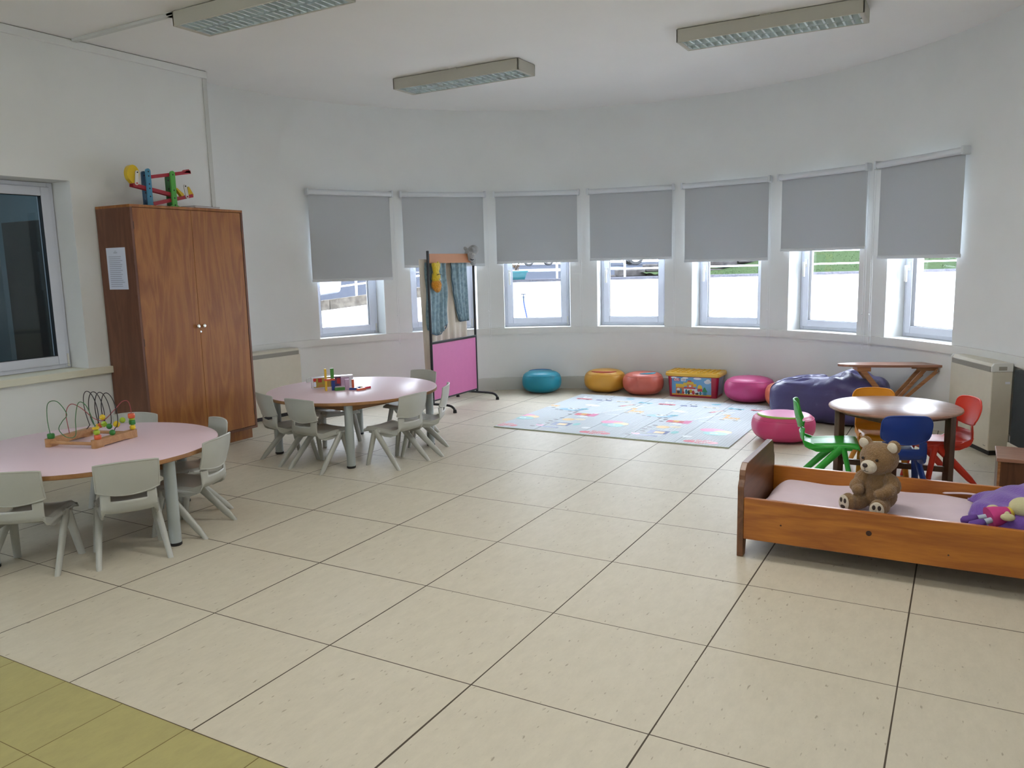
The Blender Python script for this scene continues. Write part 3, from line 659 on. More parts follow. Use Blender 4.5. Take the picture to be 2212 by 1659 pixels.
def spline(ctrl, n=10):
    pts = [Vector(c) for c in ctrl]; P = [pts[0]*2-pts[1]]+pts+[pts[-1]*2-pts[-2]]; out = []
    for i in range(1, len(P)-2):
        for k in range(n):
            t = k/n; out.append(.5*((2*P[i])+(P[i+1]-P[i-1])*t+(2*P[i-1]-5*P[i]+4*P[i+1]-P[i+2])*t*t+(3*P[i]-P[i-1]-3*P[i+1]+P[i+2])*t**3))
    out.append(pts[-1]); return out
# wires are laid out in a local frame: e1 = across (Q0->P0), e2 = along the bars
e1 = (P0-Q0); e2 = (P1-P0)
def W3(a, b, h): return Q0+e1*a+e2*b+Vector((0, 0, h))
WG, WK, WR = mat('green_wire', rgb(62, 118, 72), .35), mat('black_wire', rgb(34, 34, 42), .35), mat('red_wire', rgb(160, 70, 76), .35)
gpts = spline([W3(.02, .04, .04), W3(0, .02, .14), W3(.05, .02, .225), W3(.24, .04, .235), W3(.38, .08, .17), W3(.28, .06, .13), W3(.22, .03, .09), W3(.35, .05, .05), W3(.55, .05, .06), W3(.58, .06, .15), W3(.68, .06, .23), W3(.85, .05, .215), W3(.97, .06, .12), W3(1.0, .08, .04)])
m = MB(); m.tube(gpts, .0022, 6); m.build('green_wire', WG, mz, smooth=True)
bp_ = [W3(.0, .93, .04)]
for k in range(0, 73):
    t_ = k/72; ta_ = -pi/2+t_*2*pi*4
    bp_.append(W3(.14+.76*t_-.13*cos(ta_)*sin(pi*min(1, t_*6+.1)/2), .84-.22*t_-.03*sin(ta_), .163+.095*sin(ta_)))
bp_ += [W3(1.0, .45, .04)]
m = MB(); m.tube(spline(bp_, 3), .0024, 6); m.build('black_wire', WK, mz, smooth=True)
rpts = spline([W3(0, .5, .04), W3(0, .47, .15), W3(.1, .5, .2), W3(.3, .52, .18), W3(.5, .6, .12), W3(.66, .66, .11), W3(.8, .8, .16), W3(.9, .92, .2), W3(1.0, .97, .18), W3(1.02, .97, .04)])
m = MB(); m.tube(rpts, .0022, 6); m.build('red_wire', WR, mz, smooth=True)
TG, TY, TL, TO = plastic('bead_green', rgb(52, 128, 58)), plastic('bead_yellow', rgb(222, 190, 40)), plastic('bead_lime', rgb(160, 190, 50)), plastic('bead_orange', rgb(214, 96, 56))
def bead(kind, p, r, mt, tilt=None):
    m = MB(); p = Vector(p); Mr = T(*p) @ (tilt or Matrix())
    if kind == 'ball': m.ell(p, (r, r, r))
    elif kind == 'disc': m.lathe([(0, -r*.7), (r*.85, -r*.7), (r, -r*.5), (r, r*.5), (r*.85, r*.7), (0, r*.7)], 20, Mr)
    elif kind == 'cube': m.box(-r*.8, r*.8, -r*.8, r*.8, -r*.8, r*.8, Mr, r*.25)
    m.build('bead', mt, mz, smooth=True, angle=40)
b0 = .042
bead('disc', W3(.02, .04, b0+.012), .018, TG); bead('disc', W3(1.0, .08, b0+.011), .017, TO); bead('ball', W3(.99, .075, b0+.036), .016, TL); bead('disc', W3(.985, .07, b0+.058), .017, TY, Matrix.Diagonal((1, 1, .5, 1)))
bead('ball', W3(1.02, .97, b0+.014), .0155, TY); bead('cube', W3(1.02, .97, b0+.041), .016, TG); bead('disc', W3(1.02, .97, b0+.059), .014, TL, Matrix.Diagonal((1, 1, .45, 1))); bead('disc', W3(1.015, .97, b0+.077), .018, TO)
bead('ball', W3(.64, .65, .125), .015, TY); bead('cube', W3(.50, .7, .075), .014, TY); bead('ball', W3(1.0, .45, b0+.014), .0155, TG)
bead('cube', W3(.72, .58, .092), .015, TL, RX(.5)); bead('ball', W3(.80, .62, .078), .015, TG); bead('disc', W3(.88, .72, .085), .016, TY, RX(.9)); bead('ball', W3(.90, .86, .10), .0155, TL); bead('disc', W3(.62, .62, .085), .014, TO, RX(.4))

# ------------------------------------------------------------------ block box and blocks on table 2
gb = Vector((-2.842, 2.327, ZT)); ge = Vector((-2.650, 2.565, ZT)); gd = (ge-gb); GL = gd.length; gn = Vector((-gd.y, gd.x, 0)).normalized()
box = thing('block_box', 'printed cardboard game box standing on the farther pink table behind the blocks', 'box', gb, atan2(gd.y, gd.x))
GH = .082
m = MB(); m.box(0, GL, 0, .05, 0, GH, bev=.001); m.build('carton', mat('white_card', rgb(214, 212, 222), .25), box)
m = MB(); m.box(.012, GL*.45, -.0012, -.0002, .006, GH-.006); m.build('print_panel', mat('print_olive', rgb(150, 148, 62), .3, noise=.3, nscale=30, col2=rgb(176, 120, 66)), box)
m = MB(); m.box(GL*.45, GL*.70, -.0012, -.0002, .006, GH-.006); m.build('print_panel', mat('print_navy', rgb(52, 58, 100), .3, noise=.3, nscale=40, col2=rgb(120, 66, 80)), box)
m = MB(); m.box(GL*.70, GL*.90, -.0012, -.0002, .006, GH-.012); m.build('print_panel', mat('print_pink', rgb(184, 158, 184), .3, noise=.1, nscale=30), box)
m = MB(); m.box(GL*.15, GL*.24, -.0024, -.0013, GH*.55, GH*.9); m.box(GL*.60, GL*.68, -.0024, -.0013, GH*.3, GH*.8); m.build('print_patch', mat('print_red', rgb(170, 52, 50), .3), box)
m = MB(); m.lathe([(0, 0), (.012, 0), (.012, .001), (0, .001)], 20, T(.022, -.0015, GH-.018) @ RX(pi/2)); m.build('round_badge', mat('badge_red', rgb(176, 40, 40), .3), box)
m = MB(); m.prism(rrect(.013, .031, .012, GH-.032, .007), .0012, .002, RX(pi/2)); m.build('white_label', PAPER, box)
cY, cG, cR, cO, cB, cU = [plastic('block_'+n, c) for n, c in (('yellow', rgb(214, 172, 40)), ('green', rgb(66, 130, 52)), ('red', rgb(180, 36, 56)), ('orange', rgb(204, 94, 60)), ('blue', rgb(34, 58, 130)), ('pale', rgb(216, 200, 140)))]
GBLK = 'toy building blocks on the farther pink table'
def block(x, y, z, rz, dims, mt, label):
    m = MB(); a, b, c = dims; m.box(-a/2, a/2, -b/2, b/2, 0, c, bev=.0015)
    o = m.build('toy_block', mt); o.location = (x, y, z); o.rotation_euler = (0, 0, rz); return tag(o, label, 'block', GBLK)
ga = atan2(gd.y, gd.x); ZB = ZT+.0004
lt, wt_, th_ = .073, .024, .0145
dr = gd.normalized()
base = Vector((-2.672, 2.292, 0))
block(base.x, base.y, ZB, ga, (th_, wt_, lt), cY, 'yellow block standing upright, lower one under the orange plank')
b2 = base+dr*.052
block(b2.x, b2.y, ZB, ga, (wt_, th_, lt), cB, 'dark blue block standing upright under the right end of the orange plank')
mid = base+dr*.027
block(mid.x, mid.y, ZB+lt+.0004, ga, (lt+.004, wt_, th_), cO, 'orange block lying as a plank across the two upright blocks')
block(base.x, base.y, ZB+lt+th_+.0008, ga, (th_, wt_, lt), cY, 'yellow block standing on the left end of the orange plank')
b3 = base+dr*.048
block(b3.x, b3.y, ZB+lt+th_+.0008, ga, (wt_, th_, lt), cG, 'green block standing on the right end of the orange plank, topmost')
def onT(s, t_): return base+dr*s+gn*t_
p = onT(.093, -.022); block(p.x, p.y, ZB, ga-.05, (lt, wt_, wt_*.9), cG, 'green block lying flat at the front edge of the block group')
p = onT(.100, .012); block(p.x, p.y, ZB, ga+.1, (lt*.8, wt_, th_), cG, 'green block lying flat just behind the front green block')
p = onT(.150, -.012); block(p.x, p.y, ZB, ga, (wt_*1.3, th_, lt*1.05), mat('block_lilac', rgb(186, 160, 184), .4), 'lilac block standing upright against the printed box')
p = onT(.190, -.050); block(p.x, p.y, ZB, ga-.35, (lt*.85, wt_, th_), cB, 'blue block lying flat under the upright orange block')
p = onT(.186, -.047); block(p.x, p.y, ZB+th_+.0004, ga, (th_, wt_*.9, lt*.85), cO, 'orange block standing upright on the blue block')
p = onT(.215, -.012); block(p.x, p.y, ZB, ga+.5, (lt*.8, wt_, th_), cB, 'blue block lying flat behind the upright orange block')
p = onT(.222, .028); block(p.x, p.y, ZB, ga+.2, (lt*.6, wt_, th_), cY, 'yellow block lying flat at the right end of the printed box')
p = onT(.272, .020); block(p.x, p.y, ZB, ga-.1, (lt*.6, wt_, th_*.8), cU, 'pale yellow block lying flat beside the yellow one')
p = onT(.285, -.035); block(p.x, p.y, ZB, ga+.45, (lt*.9, wt_, th_), cR, 'red block lying flat at the right of the block group')
p = onT(.235, -.092); block(p.x, p.y, ZB, ga+.35, (lt*.95, wt_*.8, th_), cO, 'orange block lying flat in front, nearest the table edge')

# ------------------------------------------------------------------ puppet screen
SX = -2.93
ps = thing('puppet_screen', 'free-standing puppet theatre screen with black frame, curtains and pink lower panel', 'puppet screen', (SX, 4.37, 0))
Y0, Y1 = -.385, .385
for s, y in ((-1, Y0), (1, Y1)):
    m = MB(); m.cyl((0, y, .06), (0, y, 1.465), .0125, seg=16); m.lathe([(0, 0), (.013, 0), (.013, .006), (.008, .01), (0, .01)], 16, T(0, y, 1.465)); m.build('post', BLKM, ps, smooth=True, angle=40)
    m = MB(); m.tube(spline([(-.235, y, .012), (-.225, y, .04), (-.19, y, .06), (-.12, y, .066), (0, y, .066), (.12, y, .066), (.19, y, .06), (.225, y, .04), (.235, y, .012)], 5), .0115, 10); l = m.build('foot_bar', BLKM, ps, smooth=True)
    for q in (-1, 1):
        m = MB(); m.lathe([(0, 0), (.017, 0), (.018, .004), (.014, .03), (0, .032)], 16, T(q*.236, y, 0)); m.build('rubber_foot', BLK, l, smooth=True, angle=40)
m = MB(); m.box(-.012, .012, Y0, Y1, .622, .645, bev=.003); m.box(-.010, .010, Y0, Y1, .090, .105, bev=.003); m.build('cross_bar', BLKM, ps)
m = MB(); m.box(-.006, .006, Y0+.012, Y1-.012, .105, .622); m.build('lower_panel', mat('pink_board', rgb(200, 112, 162), .5, noise=.03), ps)
m = MB(); m.box(-.012, .010, Y0+.012, Y1-.012, 1.362, 1.448, bev=.002); m.build('top_board', mat('tan_board', rgb(192, 132, 92), .5), ps)
CB = mat('blue_patterned_cloth', rgb(146, 170, 180), .85, noise=.4, nscale=34, col2=rgb(116, 142, 154), bump=.3, bscale=40)
CBD = mat('blue_hem', rgb(72, 96, 112), .9)
CBE = mat('beige_cloth', rgb(214, 204, 190), .85, noise=.12, nscale=8, stretch=(1, 8, .6), bump=.2, bscale=12)
MS = Matrix(((0, -1, 0, 0), (1, 0, 0, 0), (0, 0, 1, 0), (0, 0, 0, 1)))   # local x -> y, y -> -x
drape('back_curtain', -.46, .30, .20, 1.40, 7, .014, CBE, ps, T(-.045, 0, 0) @ MS, shape=lambda u, v, x, z: (x+(.05*(1-v) if u < .15 else 0), z if u < .12 else max(z, .60)))
def sh_l(u, v, x, z):
    zb = .70+.09*(2*abs(u-.45))**2; return (x-.01*sin(v*9), zb+(1.37-zb)*v)
drape('left_curtain', -.405, -.075, 0, 1, 5, .010, CB, ps, T(-.018, 0, 0) @ MS, shape=sh_l)
def sh_r(u, v, x, z):
    zb = .80+.0*u; xl = .005+.12*(1-v)**2.2 if True else 0; x2 = xl+(.285-xl)*u; return (x2, zb+(1.37-zb)*v)
drape('right_curtain', .0, .3, 0, 1, 4, .009, CB, ps, T(-.014, 0, 0) @ MS, shape=sh_r)
def hem(pts, name):
    m = MB(); m.tube(pts, .005, 6); m.build(name, CBD, ps, smooth=True)
hem([Vector((-.012+.006*sin(k), -.405+.33*k/24, .70+.09*(2*abs(k/24-.45))**2)) for k in range(25)], 'curtain_hem')
hem([Vector((-.008+.005*sin(k), .005+.12*(1-k/24)**2.2, .80+.57*k/24)) for k in range(25)], 'curtain_hem')
hem([Vector((-.008, .125+.16*k/12, .80)) for k in range(13)], 'curtain_hem')

def blob(name, mats, parent, parts, vox=.006, bumpy=0, disp=None):
    """parts: ellipsoids merged to one continuous skin with a voxel remesh"""
    m = MB()
    for (c, r, Mr) in parts: m.ell(c, r, Mr, 24, 14)
    o = m.build(name, mats, parent)
    d = o.modifiers.new('remesh', 'REMESH'); d.mode = 'VOXEL'; d.voxel_size = vox; d.use_smooth_shade = True
    s = o.modifiers.new('smooth', 'CORRECTIVE_SMOOTH'); s.factor = .5; s.iterations = 6; s.smooth_type = 'SIMPLE'; s.use_only_smooth = True
    if disp:
        t = bpy.data.textures.new('fur_clouds', 'CLOUDS'); t.noise_scale = disp[1]; e = o.modifiers.new('disp', 'DISPLACE'); e.texture = t; e.strength = disp[0]; e.mid_level = .5
    return o
I4 = Matrix()
FURG = mat('grey_plush', rgb(168, 170, 172), .95, noise=.15, nscale=60, bump=.6, bscale=120, sheen=.4)
FURY = mat('yellow_plush', rgb(226, 196, 50), .95, noise=.1, nscale=60, bump=.6, bscale=120, sheen=.4)
FURO = mat('orange_plush', rgb(222, 150, 36), .95, noise=.15, nscale=60, bump=.7, bscale=120, sheen=.4)
gp = thing('hand_puppet', 'grey plush animal hand puppet draped over the top right corner of the puppet screen', 'puppet', (SX, 4.70, 1.44))
blob('body', FURG, gp, [((.0, .0, .0), (.055, .06, .062), I4), ((.03, .02, .04), (.05, .055, .05), I4), ((.04, -.045, -.01), (.034, .04, .03), I4), ((.03, -.03, -.04), (.03, .035, .03), I4), ((.015, .03, -.06), (.035, .04, .05), I4)], .006, disp=(.008, .02))
for c_, r_, a_ in (((.055, -.02, .045), (.012, .04, .022), -.5), ((.0, .085, .055), (.014, .032, .02), .7), ((-.03, -.03, .055), (.012, .035, .02), -.3)):
    m = MB(); m.ell(c_, r_, RX(a_)); m.build('ear', FURG, gp, smooth=True)
for c_ in ((.062, -.052, .0), (.06, -.018, .0)):
    m = MB(); m.ell(c_, (.009, .010, .009)); m.build('eye', PW, gp, smooth=True)
m = MB(); m.tube([(.05, -.075, -.045), (.062, -.06, -.055), (.062, -.035, -.05)], .005, 6); m.build('mouth', BLK, gp, smooth=True)
yp = thing('hand_puppet', 'yellow plush hand puppet hanging upside down at the left post of the puppet screen', 'puppet', (SX+.035, 4.055, 1.25))
blob('body', FURY, yp, [((0, 0, .06), (.025, .045, .05), I4), ((0, .0, .0), (.034, .05, .04), I4), ((0, -.02, .08), (.02, .03, .04), I4), ((0, .035, .085), (.018, .022, .045), I4), ((0, 0, -.03), (.04, .05, .035), I4)], .005, disp=(.006, .02))
m = MB(); m.box(-.015, .02, -.05, .05, .08, .115, bev=.008); m.build('cuff', FURY, yp, smooth=True)
blob('mane', FURO, yp, [((0, .0, -.085), (.045, .055, .055), I4), ((0, .012, -.12), (.035, .038, .035), I4)], .006, disp=(.012, .015))
m = MB(); m.ell((.04, .005, -.035), (.007, .011, .011)); m.build('eye', PW, yp, smooth=True)
m = MB(); m.tube([(.03, -.03, .005), (.04, -.01, .012), (.04, .02, .012), (.03, .04, .004)], .003, 6); m.build('mouth', BLK, yp, smooth=True)

# ------------------------------------------------------------------ poufs
def make_pouf(name, label, c, r, h, body, trim, ang=None, arc=2.2, top=None, trot=0, tilt=0, seed=0, rt=.62):
    root = thing('floor_cushion', label, 'cushion', (c[0], c[1], 0), 0, 'round floor cushions'); rnd = random.Random(seed)
    ph = [rnd.uniform(0, 6.28) for _ in range(4)]
    def sup(a, t):       # t -pi/2..pi/2
        e = .62; ct, s_ = cos(t), sin(t); rr = r*(abs(ct)**e); z = h/2*(1+(abs(s_)**.80)*(1 if s_ > 0 else -1)) if True else 0
        pl = .012*sin(a*13+ph[0])*(abs(ct)**1.2)*(1-.5*ct)*abs(s_)+.006*sin(a*5+ph[1])
        rr = max(0, rr*(1+pl*1.6+.014*max(0, sin(a*9+ph[2]))**3*(1 if t > 0 else .6)+.010*max(0, sin(a*16+ph[3]))**4)); 
        if s_ > .6: z -= .022*((s_-.6)/.4)**1.5*(1 if top else .35)
        x, y = rr*cos(a), rr*sin(a)
        return Vector((x, y, max(0, z+x*tilt*(z/h))))
    m = MB(); m.mi = 0
    nA, nT = 56, 26; bm = m.bm
    rings = []
    for j in range(nT+1):
        t = -pi/2+pi*j/nT
        rings.append([bm.verts.new(sup(2*pi*k/nA, t)) for k in range(nA)] if 0 < j < nT else [bm.verts.new(sup(0, t))])
    for j in range(nT):
        A, B = rings[j], rings[j+1]
        for k in range(nA):
            if len(A) == 1: bm.faces.new((A[0], B[(k+1) % nA], B[k]))
            elif len(B) == 1: bm.faces.new((A[k], A[(k+1) % nA], B[0]))
            else: bm.faces.new((A[k], A[(k+1) % nA], B[(k+1) % nA], B[k]))
    m.build('cover', body, root, smooth=True)
    def onr(a, tt, out=.001):
        p = sup(a, tt); return p+Vector((cos(a)*out, sin(a)*out, out))
    tr = math.acos(rt**(1/.62))
    m = MB(); m.tube([onr(2*pi*k/60, tr*.55, .0005) for k in range(60)], .0022, 6, closed=True); m.build('seam', body, root, smooth=True)
    if trim:
        a0 = ang-arc/2; m = MB()
        m.tube([onr(a0+arc*k/30, tr, .001) for k in range(31)], [.002+.0085*sin(pi*k/30)**.5 for k in range(31)], 8, flat=(1, 1)); m.build('trim_band', trim, root, smooth=True)
    if top:
        m = MB(); bm = m.bm; rg = []
        for j in range(6):
            t = tr+(pi/2-tr)*j/5
            rg.append([bm.verts.new(sup(2*pi*k/nA, t)+Vector((0, 0, .0012))) for k in range(nA)] if j < 5 else [bm.verts.new(sup(0, pi/2)+Vector((0, 0, .0012)))])
        for j in range(5):
            A, B = rg[j], rg[j+1]
            for k in range(nA):
                if len(B) == 1: bm.faces.new((A[k], A[(k+1) % nA], B[0]))
                else: bm.faces.new((A[k], A[(k+1) % nA], B[(k+1) % nA], B[k]))
        m.build('top_panel', top, root, smooth=True)
    return root
VT, VY, VS, VP, VO = vinyl('teal_vinyl', rgb(34, 142, 166)), vinyl('amber_vinyl', rgb(216, 160, 62)), vinyl('salmon_vinyl', rgb(196, 100, 84)), vinyl('pink_vinyl', rgb(196, 72, 130)), vinyl('orange_vinyl', rgb(208, 108, 76))
tB, tR, tC, tL = mat('blue_piping', rgb(40, 96, 160), .5), mat('red_piping', rgb(190, 84, 70), .5), mat('cyan_piping', rgb(70, 160, 184), .5), mat('lime_piping', rgb(150, 190, 80), .5)
camdir = lambda x, y: atan2(CAM.y-y, CAM.x-x)
P = (-2.50, 5.345); make_pouf('a', 'teal round floor cushion, leftmost by the curved wall', P, .205, .235, VT, tB, camdir(*P)+pi+.1, 1.9, seed=1, rt=.72)
P = (-1.90, 5.625); make_pouf('b', 'amber yellow round floor cushion by the curved wall', P, .212, .24, VY, tR, camdir(*P)-.1, 2.0, seed=2, rt=.72)
P = (-1.47, 5.60); make_pouf('c', 'salmon round floor cushion with cyan arc, left of the toy box', P, .205, .235, VS, tC, camdir(*P)+.5, 1.6, seed=3, rt=.6)
P = (-.40, 5.555); make_pouf('d', 'plain pink round floor cushion right of the toy box', P, .232, .245, VP, None, seed=4)
P = (-.02, 5.335); make_pouf('e', 'small orange round floor cushion between pink cushion and purple beanbag', P, .185, .235, VO, tC, camdir(*P)-.1, 1.6, seed=5, rt=.6)
P = (.205, 3.995); make_pouf('f', 'pink round floor cushion with lime arc, at the near corner of the play mat', P, .225, .225, vinyl('rose_vinyl', rgb(206, 72, 122)), tL, camdir(*P)-.45, 2.3, top=vinyl('light_pink_vinyl', rgb(222, 130, 176)), seed=6, rt=.80)

# beanbag
bb = thing('beanbag', 'large purple slumped beanbag behind the green chair', 'beanbag', (.385, 4.93, 0), radians(-14))
m = MB()
def fb(u, v):
    a = 2*pi*u; t = -pi/2+pi*v; ct, st_ = cos(t), sin(t); rx, ry = .44, .30; ca, sa = cos(a), sin(a)
    rr = abs(ct)**.36*(1-.12*max(0, st_)**2); q = (abs(ca)**4+abs(sa)**4)**(-1/4)
    x = rx*rr*ca*q; y = ry*rr*sa*q
    hz = .345+.060*max(0, min(1, (x+.05)/.28))+.030*math.exp(-((x-.16)/.07)**2)-.020*math.exp(-((x-.30)/.05)**2)
    z = hz*(.5+.5*(1 if st_ > 0 else -1)*abs(st_)**.5)
    k = max(0, st_)**.4; sd = max(0, ct)
    fold = .030*max(0, sin(a*4.0+3*v+.6))**5+.020*max(0, sin(a*7-v*9+1))**4+.022*max(0, sin(v*16+a*2.3))**6
    x *= 1-fold; y *= 1-fold*1.5
    z -= k*(.040*math.exp(-((x+.20-y*.9)/.030)**2)+.035*math.exp(-((x-.05+y*.6)/.028)**2)+.030*math.exp(-((y+.10-x*.35)/.025)**2)+.014*sin(x*19+y*23)*sin(y*17+1))*min(1, 1.6-1.4*rr if rr < 1 else .4)
    return Vector((x, y, max(0, z)))
m.grid(fb, 96, 48); bmesh.ops.remove_doubles(m.bm, verts=m.bm.verts, dist=.0005)
VPU = mat('purple_vinyl', rgb(74, 70, 118), .42, noise=.1, nscale=4, bump=1.0, bscale=8, spec=.45)
m.build('cover', VPU, bb, smooth=True)
m = MB(); m.tube([fb(.60, .15+.8*k/20)+Vector((0, 0, .002)) for k in range(21)], .0035, 6); m.build('seam', VPU, bb, smooth=True)

# ------------------------------------------------------------------ toy box
tb = thing('toy_box', 'red plastic block storage box with yellow studded lid against the curved wall', 'box', (-.955, 5.695, 0), radians(1.0))
TR = plastic('box_red', rgb(164, 26, 58)); TYL = plastic('box_yellow', rgb(222, 176, 60))
m = MB(); bl = [( .200, .112), (.235, .135)]
def rr_loft(m, secs):
    prev = None
    for (hx, hy, r, z) in secs:
        cur = [m.bm.verts.new((x, y, z)) for x, y in rrect(-hx, hx, -hy, hy, r, 4)]
        if prev:
            n = len(cur)
            for k in range(n): m.bm.faces.new((prev[k], prev[(k+1) % n], cur[(k+1) % n], cur[k]))
        else: m.bm.faces.new(cur[::-1])
        prev = cur
    m.bm.faces.new(prev)
rr_loft(m, [(.236, .125, .03, 0), (.252, .136, .03, .215)]); m.build('tub', TR, tb)
m = MB(); rr_loft(m, [(.262, .146, .035, .205), (.272, .156, .035, .212), (.272, .156, .035, .236), (.262, .146, .03, .243)]); m.build('lid', TYL, tb)
m = MB()
for i in range(9):
    for j in range(5): m.lathe([(.0145, 0), (.0145, .010), (.0125, .012), (0, .012)], 14, T(-.208+i*.052, -.104+j*.052, .2425))
m.build('lid_studs', TYL, tb, smooth=True, angle=40)
m = MB(); m.box(-.262, .262, -.146, -.138, .243, .248, bev=.001); m.box(-.262, .262, .138, .146, .243, .248, bev=.001); m.box(-.262, -.254, -.138, .138, .243, .248, bev=.001); m.box(.254, .262, -.138, .138, .243, .248, bev=.001); m.build('lid_rim', TYL, tb)
# front label: tilted panel following the tub's front
lab = bpy.data.objects.new('front_label', None); 
def fm(n, c): return mat(n, c, .35)
SKY = mat('label_sky', rgb(52, 122, 186), .35, noise=1, nscale=1.2, col2=rgb(130, 178, 214)); 
tilt = atan2(.011, .215); MF = T(0, -.1262, 0) @ RX(tilt)      # local x, z in panel; y toward viewer negative
lm = [SKY, fm('l_cloud', rgb(226, 230, 238)), fm('l_yellow', rgb(214, 180, 56)), fm('l_red', rgb(190, 50, 66)), fm('l_green', rgb(54, 138, 92)), fm('l_orange', rgb(206, 122, 80)), fm('l_dark', rgb(64, 52, 60)), fm('l_teal', rgb(60, 130, 160)), fm('l_sand', rgb(220, 160, 60)), fm('l_pink', rgb(214, 110, 120))]
m = MB()
def lp(mi, poly, d): m.mi = mi; m.prism([(x, y) for x, y in poly], 0, d, MF @ RX(pi/2))
def lr(mi, x0, x1, z0, z1, d): lp(mi, [(x0, z0), (x1, z0), (x1, z1), (x0, z1)], d)
def lc(mi, x, z, rx, rz, d): lp(mi, [(x+rx*cos(2*pi*k/16), z+rz*sin(2*pi*k/16)) for k in range(16)], d)
lr(0, -.205, .185, .018, .200, .0010)
lr(8, -.205, .185, .018, .032, .0014)
for (x, z, a, b) in ((.165, .160, .035, .016), (.145, .152, .025, .012), (.155, .175, .02, .012), (-.185, .195, .03, .008), (-.07, .194, .03, .008), (.05, .192, .04, .01)): lc(1, min(x, .185-a), min(z, .199-b), a, b, .0016)
lr(5, -.165, -.085, .03, .10, .0018); lr(2, -.165, -.08, .098, .13, .0021); lr(1, -.085, .045, .03, .085, .0017); lr(3, -.085, .03, .085, .098, .0021); lr(5, -.055, .01, .095, .135, .0019); lr(2, -.09, -.055, .112, .145, .0022); lr(2, .01, .04, .108, .135, .0022)
lp(2, [(-.06, .13), (.015, .13), (.01, .155), (-.05, .158)], .0024); lr(3, -.045, -.01, .155, .168, .0024); lc(1, -.022, .112, .012, .009, .0026)
lc(2, .075, .10, .023, .028, .0022); lr(3, .052, .098, .062, .09, .0024); lr(1, .06, .095, .03, .066, .0018)
lp(4, [(.095, .06), (.15, .06), (.135, .085), (.125, .105), (.115, .105), (.105, .085)], .0024); lr(7, .108, .14, .028, .06, .002)
for (x, z, a, b, c_) in ((-.14, .075, .018, .014, 1), (-.14, .05, .015, .018, 6), (-.115, .06, .012, .03, 7), (-.06, .055, .012, .025, 7), (-.035, .05, .012, .022, 6), (-.015, .062, .014, .018, 2), (.01, .05, .016, .020, 3), (.035, .058, .02, .012, 1), (.045, .04, .018, .010, 6), (.08, .045, .012, .018, 7), (-.09, .045, .01, .012, 3)): lc(c_, x, z, a, b, .0028)
lr(3, -.185, -.128, .158, .188, .0024); lr(1, -.112, -.066, .158, .188, .0020)
lo = m.build('front_label', lm, tb)
def text(s, size, M, mt, parent, name='lettering', ext=.0006, italic=False, align='CENTER'):
    cu = bpy.data.curves.new(name, 'FONT'); cu.body = s; cu.size = size; cu.extrude = ext; cu.align_x = align; cu.align_y = 'CENTER'; cu.offset = size*.02
    if italic: cu.shear = .3
    o = bpy.data.objects.new(name, cu); dg = None; COL.objects.link(o); bpy.context.view_layer.update()
    me = bpy.data.meshes.new_from_object(o.evaluated_get(bpy.context.evaluated_depsgraph_get())); bpy.data.objects.remove(o)
    n = bpy.data.objects.new(name, me); me.materials.clear(); me.materials.append(mt); me.transform(M); COL.objects.link(n); n.parent = parent; return n
text('MEGA\nBLOKS', .016, MF @ RX(pi/2) @ T(-.1565, .176, .003), lm[1], tb); text('123', .026, MF @ RX(pi/2) @ T(-.089, .172, .0026), lm[6], tb)
m = MB(); MS2 = Matrix(((0, 0, 1, .2385), (1, 0, 0, 0), (0, 1, 0, 0), (0, 0, 0, 1))) @ RX(0)
MS2 = T(.2372, 0, 0) @ RY(-.0) @ Matrix(((0, 0, 1, 0), (1, 0, 0, 0), (0, 1, 0, 0), (0, 0, 0, 1)))
def sp(mi, poly, d):
    m.mi = mi; A = [m.bm.verts.new((.2372+.0745*z+d, y, z)) for y, z in poly]; m.bm.faces.new(A)
sp(0, [(-.095, .025), (.095, .025), (.095, .2), (-.095, .2)], .0012); sp(1, [(x, z) for x, z in [(.0+.06*cos(k/8*pi), .09+.05*sin(k/8*pi)) for k in range(16)]], .002); sp(3, [(-.03, .16), (0, .14), (.03, .16), (.02, .185), (-.02, .185)], .002); sp(6, [(.01+.012*cos(k/6*pi), .10+.012*sin(k/6*pi)) for k in range(12)], .0028)
m.build('side_label', [mat('l_side', rgb(110, 132, 172), .4, noise=.5, nscale=12, col2=rgb(170, 160, 176))]+lm[1:], tb)

# ------------------------------------------------------------------ play mat
MX0, MX1, MY0, MY1 = -2.03, -.085, 3.565, 5.33
pm = thing('play_mat', 'pale grey folding foam play mat printed with animal train pictures', 'play mat', (0, 0, 0))
MATM = bpy.data.materials.new('foam_mat'); MATM.use_nodes = True
_N = MATM.node_tree.nodes; _L = MATM.node_tree.links; _b = _N['Principled BSDF']; _b.inputs['Roughness'].default_value = .6; _b.inputs['Specular IOR Level'].default_value = .3
_tc = _N.new('ShaderNodeTexCoord'); _w = _N.new('ShaderNodeTexWave'); _w.wave_type = 'BANDS'; _w.bands_direction = 'X'; _w.inputs['Scale'].default_value = 14; _L.new(_tc.outputs['Object'], _w.inputs['Vector'])
_m = _N.new('ShaderNodeMix'); _m.data_type = 'RGBA'; _m.inputs['A'].default_value = rgb(206, 214, 220); _m.inputs['B'].default_value = rgb(192, 200, 206); _L.new(_w.outputs['Fac'], _m.inputs['Factor']); _L.new(_m.outputs['Result'], _b.inputs['Base Color'])
_bp = _N.new('ShaderNodeBump'); _bp.inputs['Strength'].default_value = .35; _bp.inputs['Distance'].default_value = .003; _L.new(_w.outputs['Fac'], _bp.inputs['Height']); _L.new(_bp.outputs[0], _b.inputs['Normal'])
TH = .009
m = MB(); folds = [MX0, -1.66, -1.26, -.88, -.49, MX1]
for a, b in zip(folds, folds[1:]): m.prism(rrect(a+.002, b-.002, MY0, MY1, .004, 2), .0008, TH)
m.build('foam_sheet', MATM, pm)
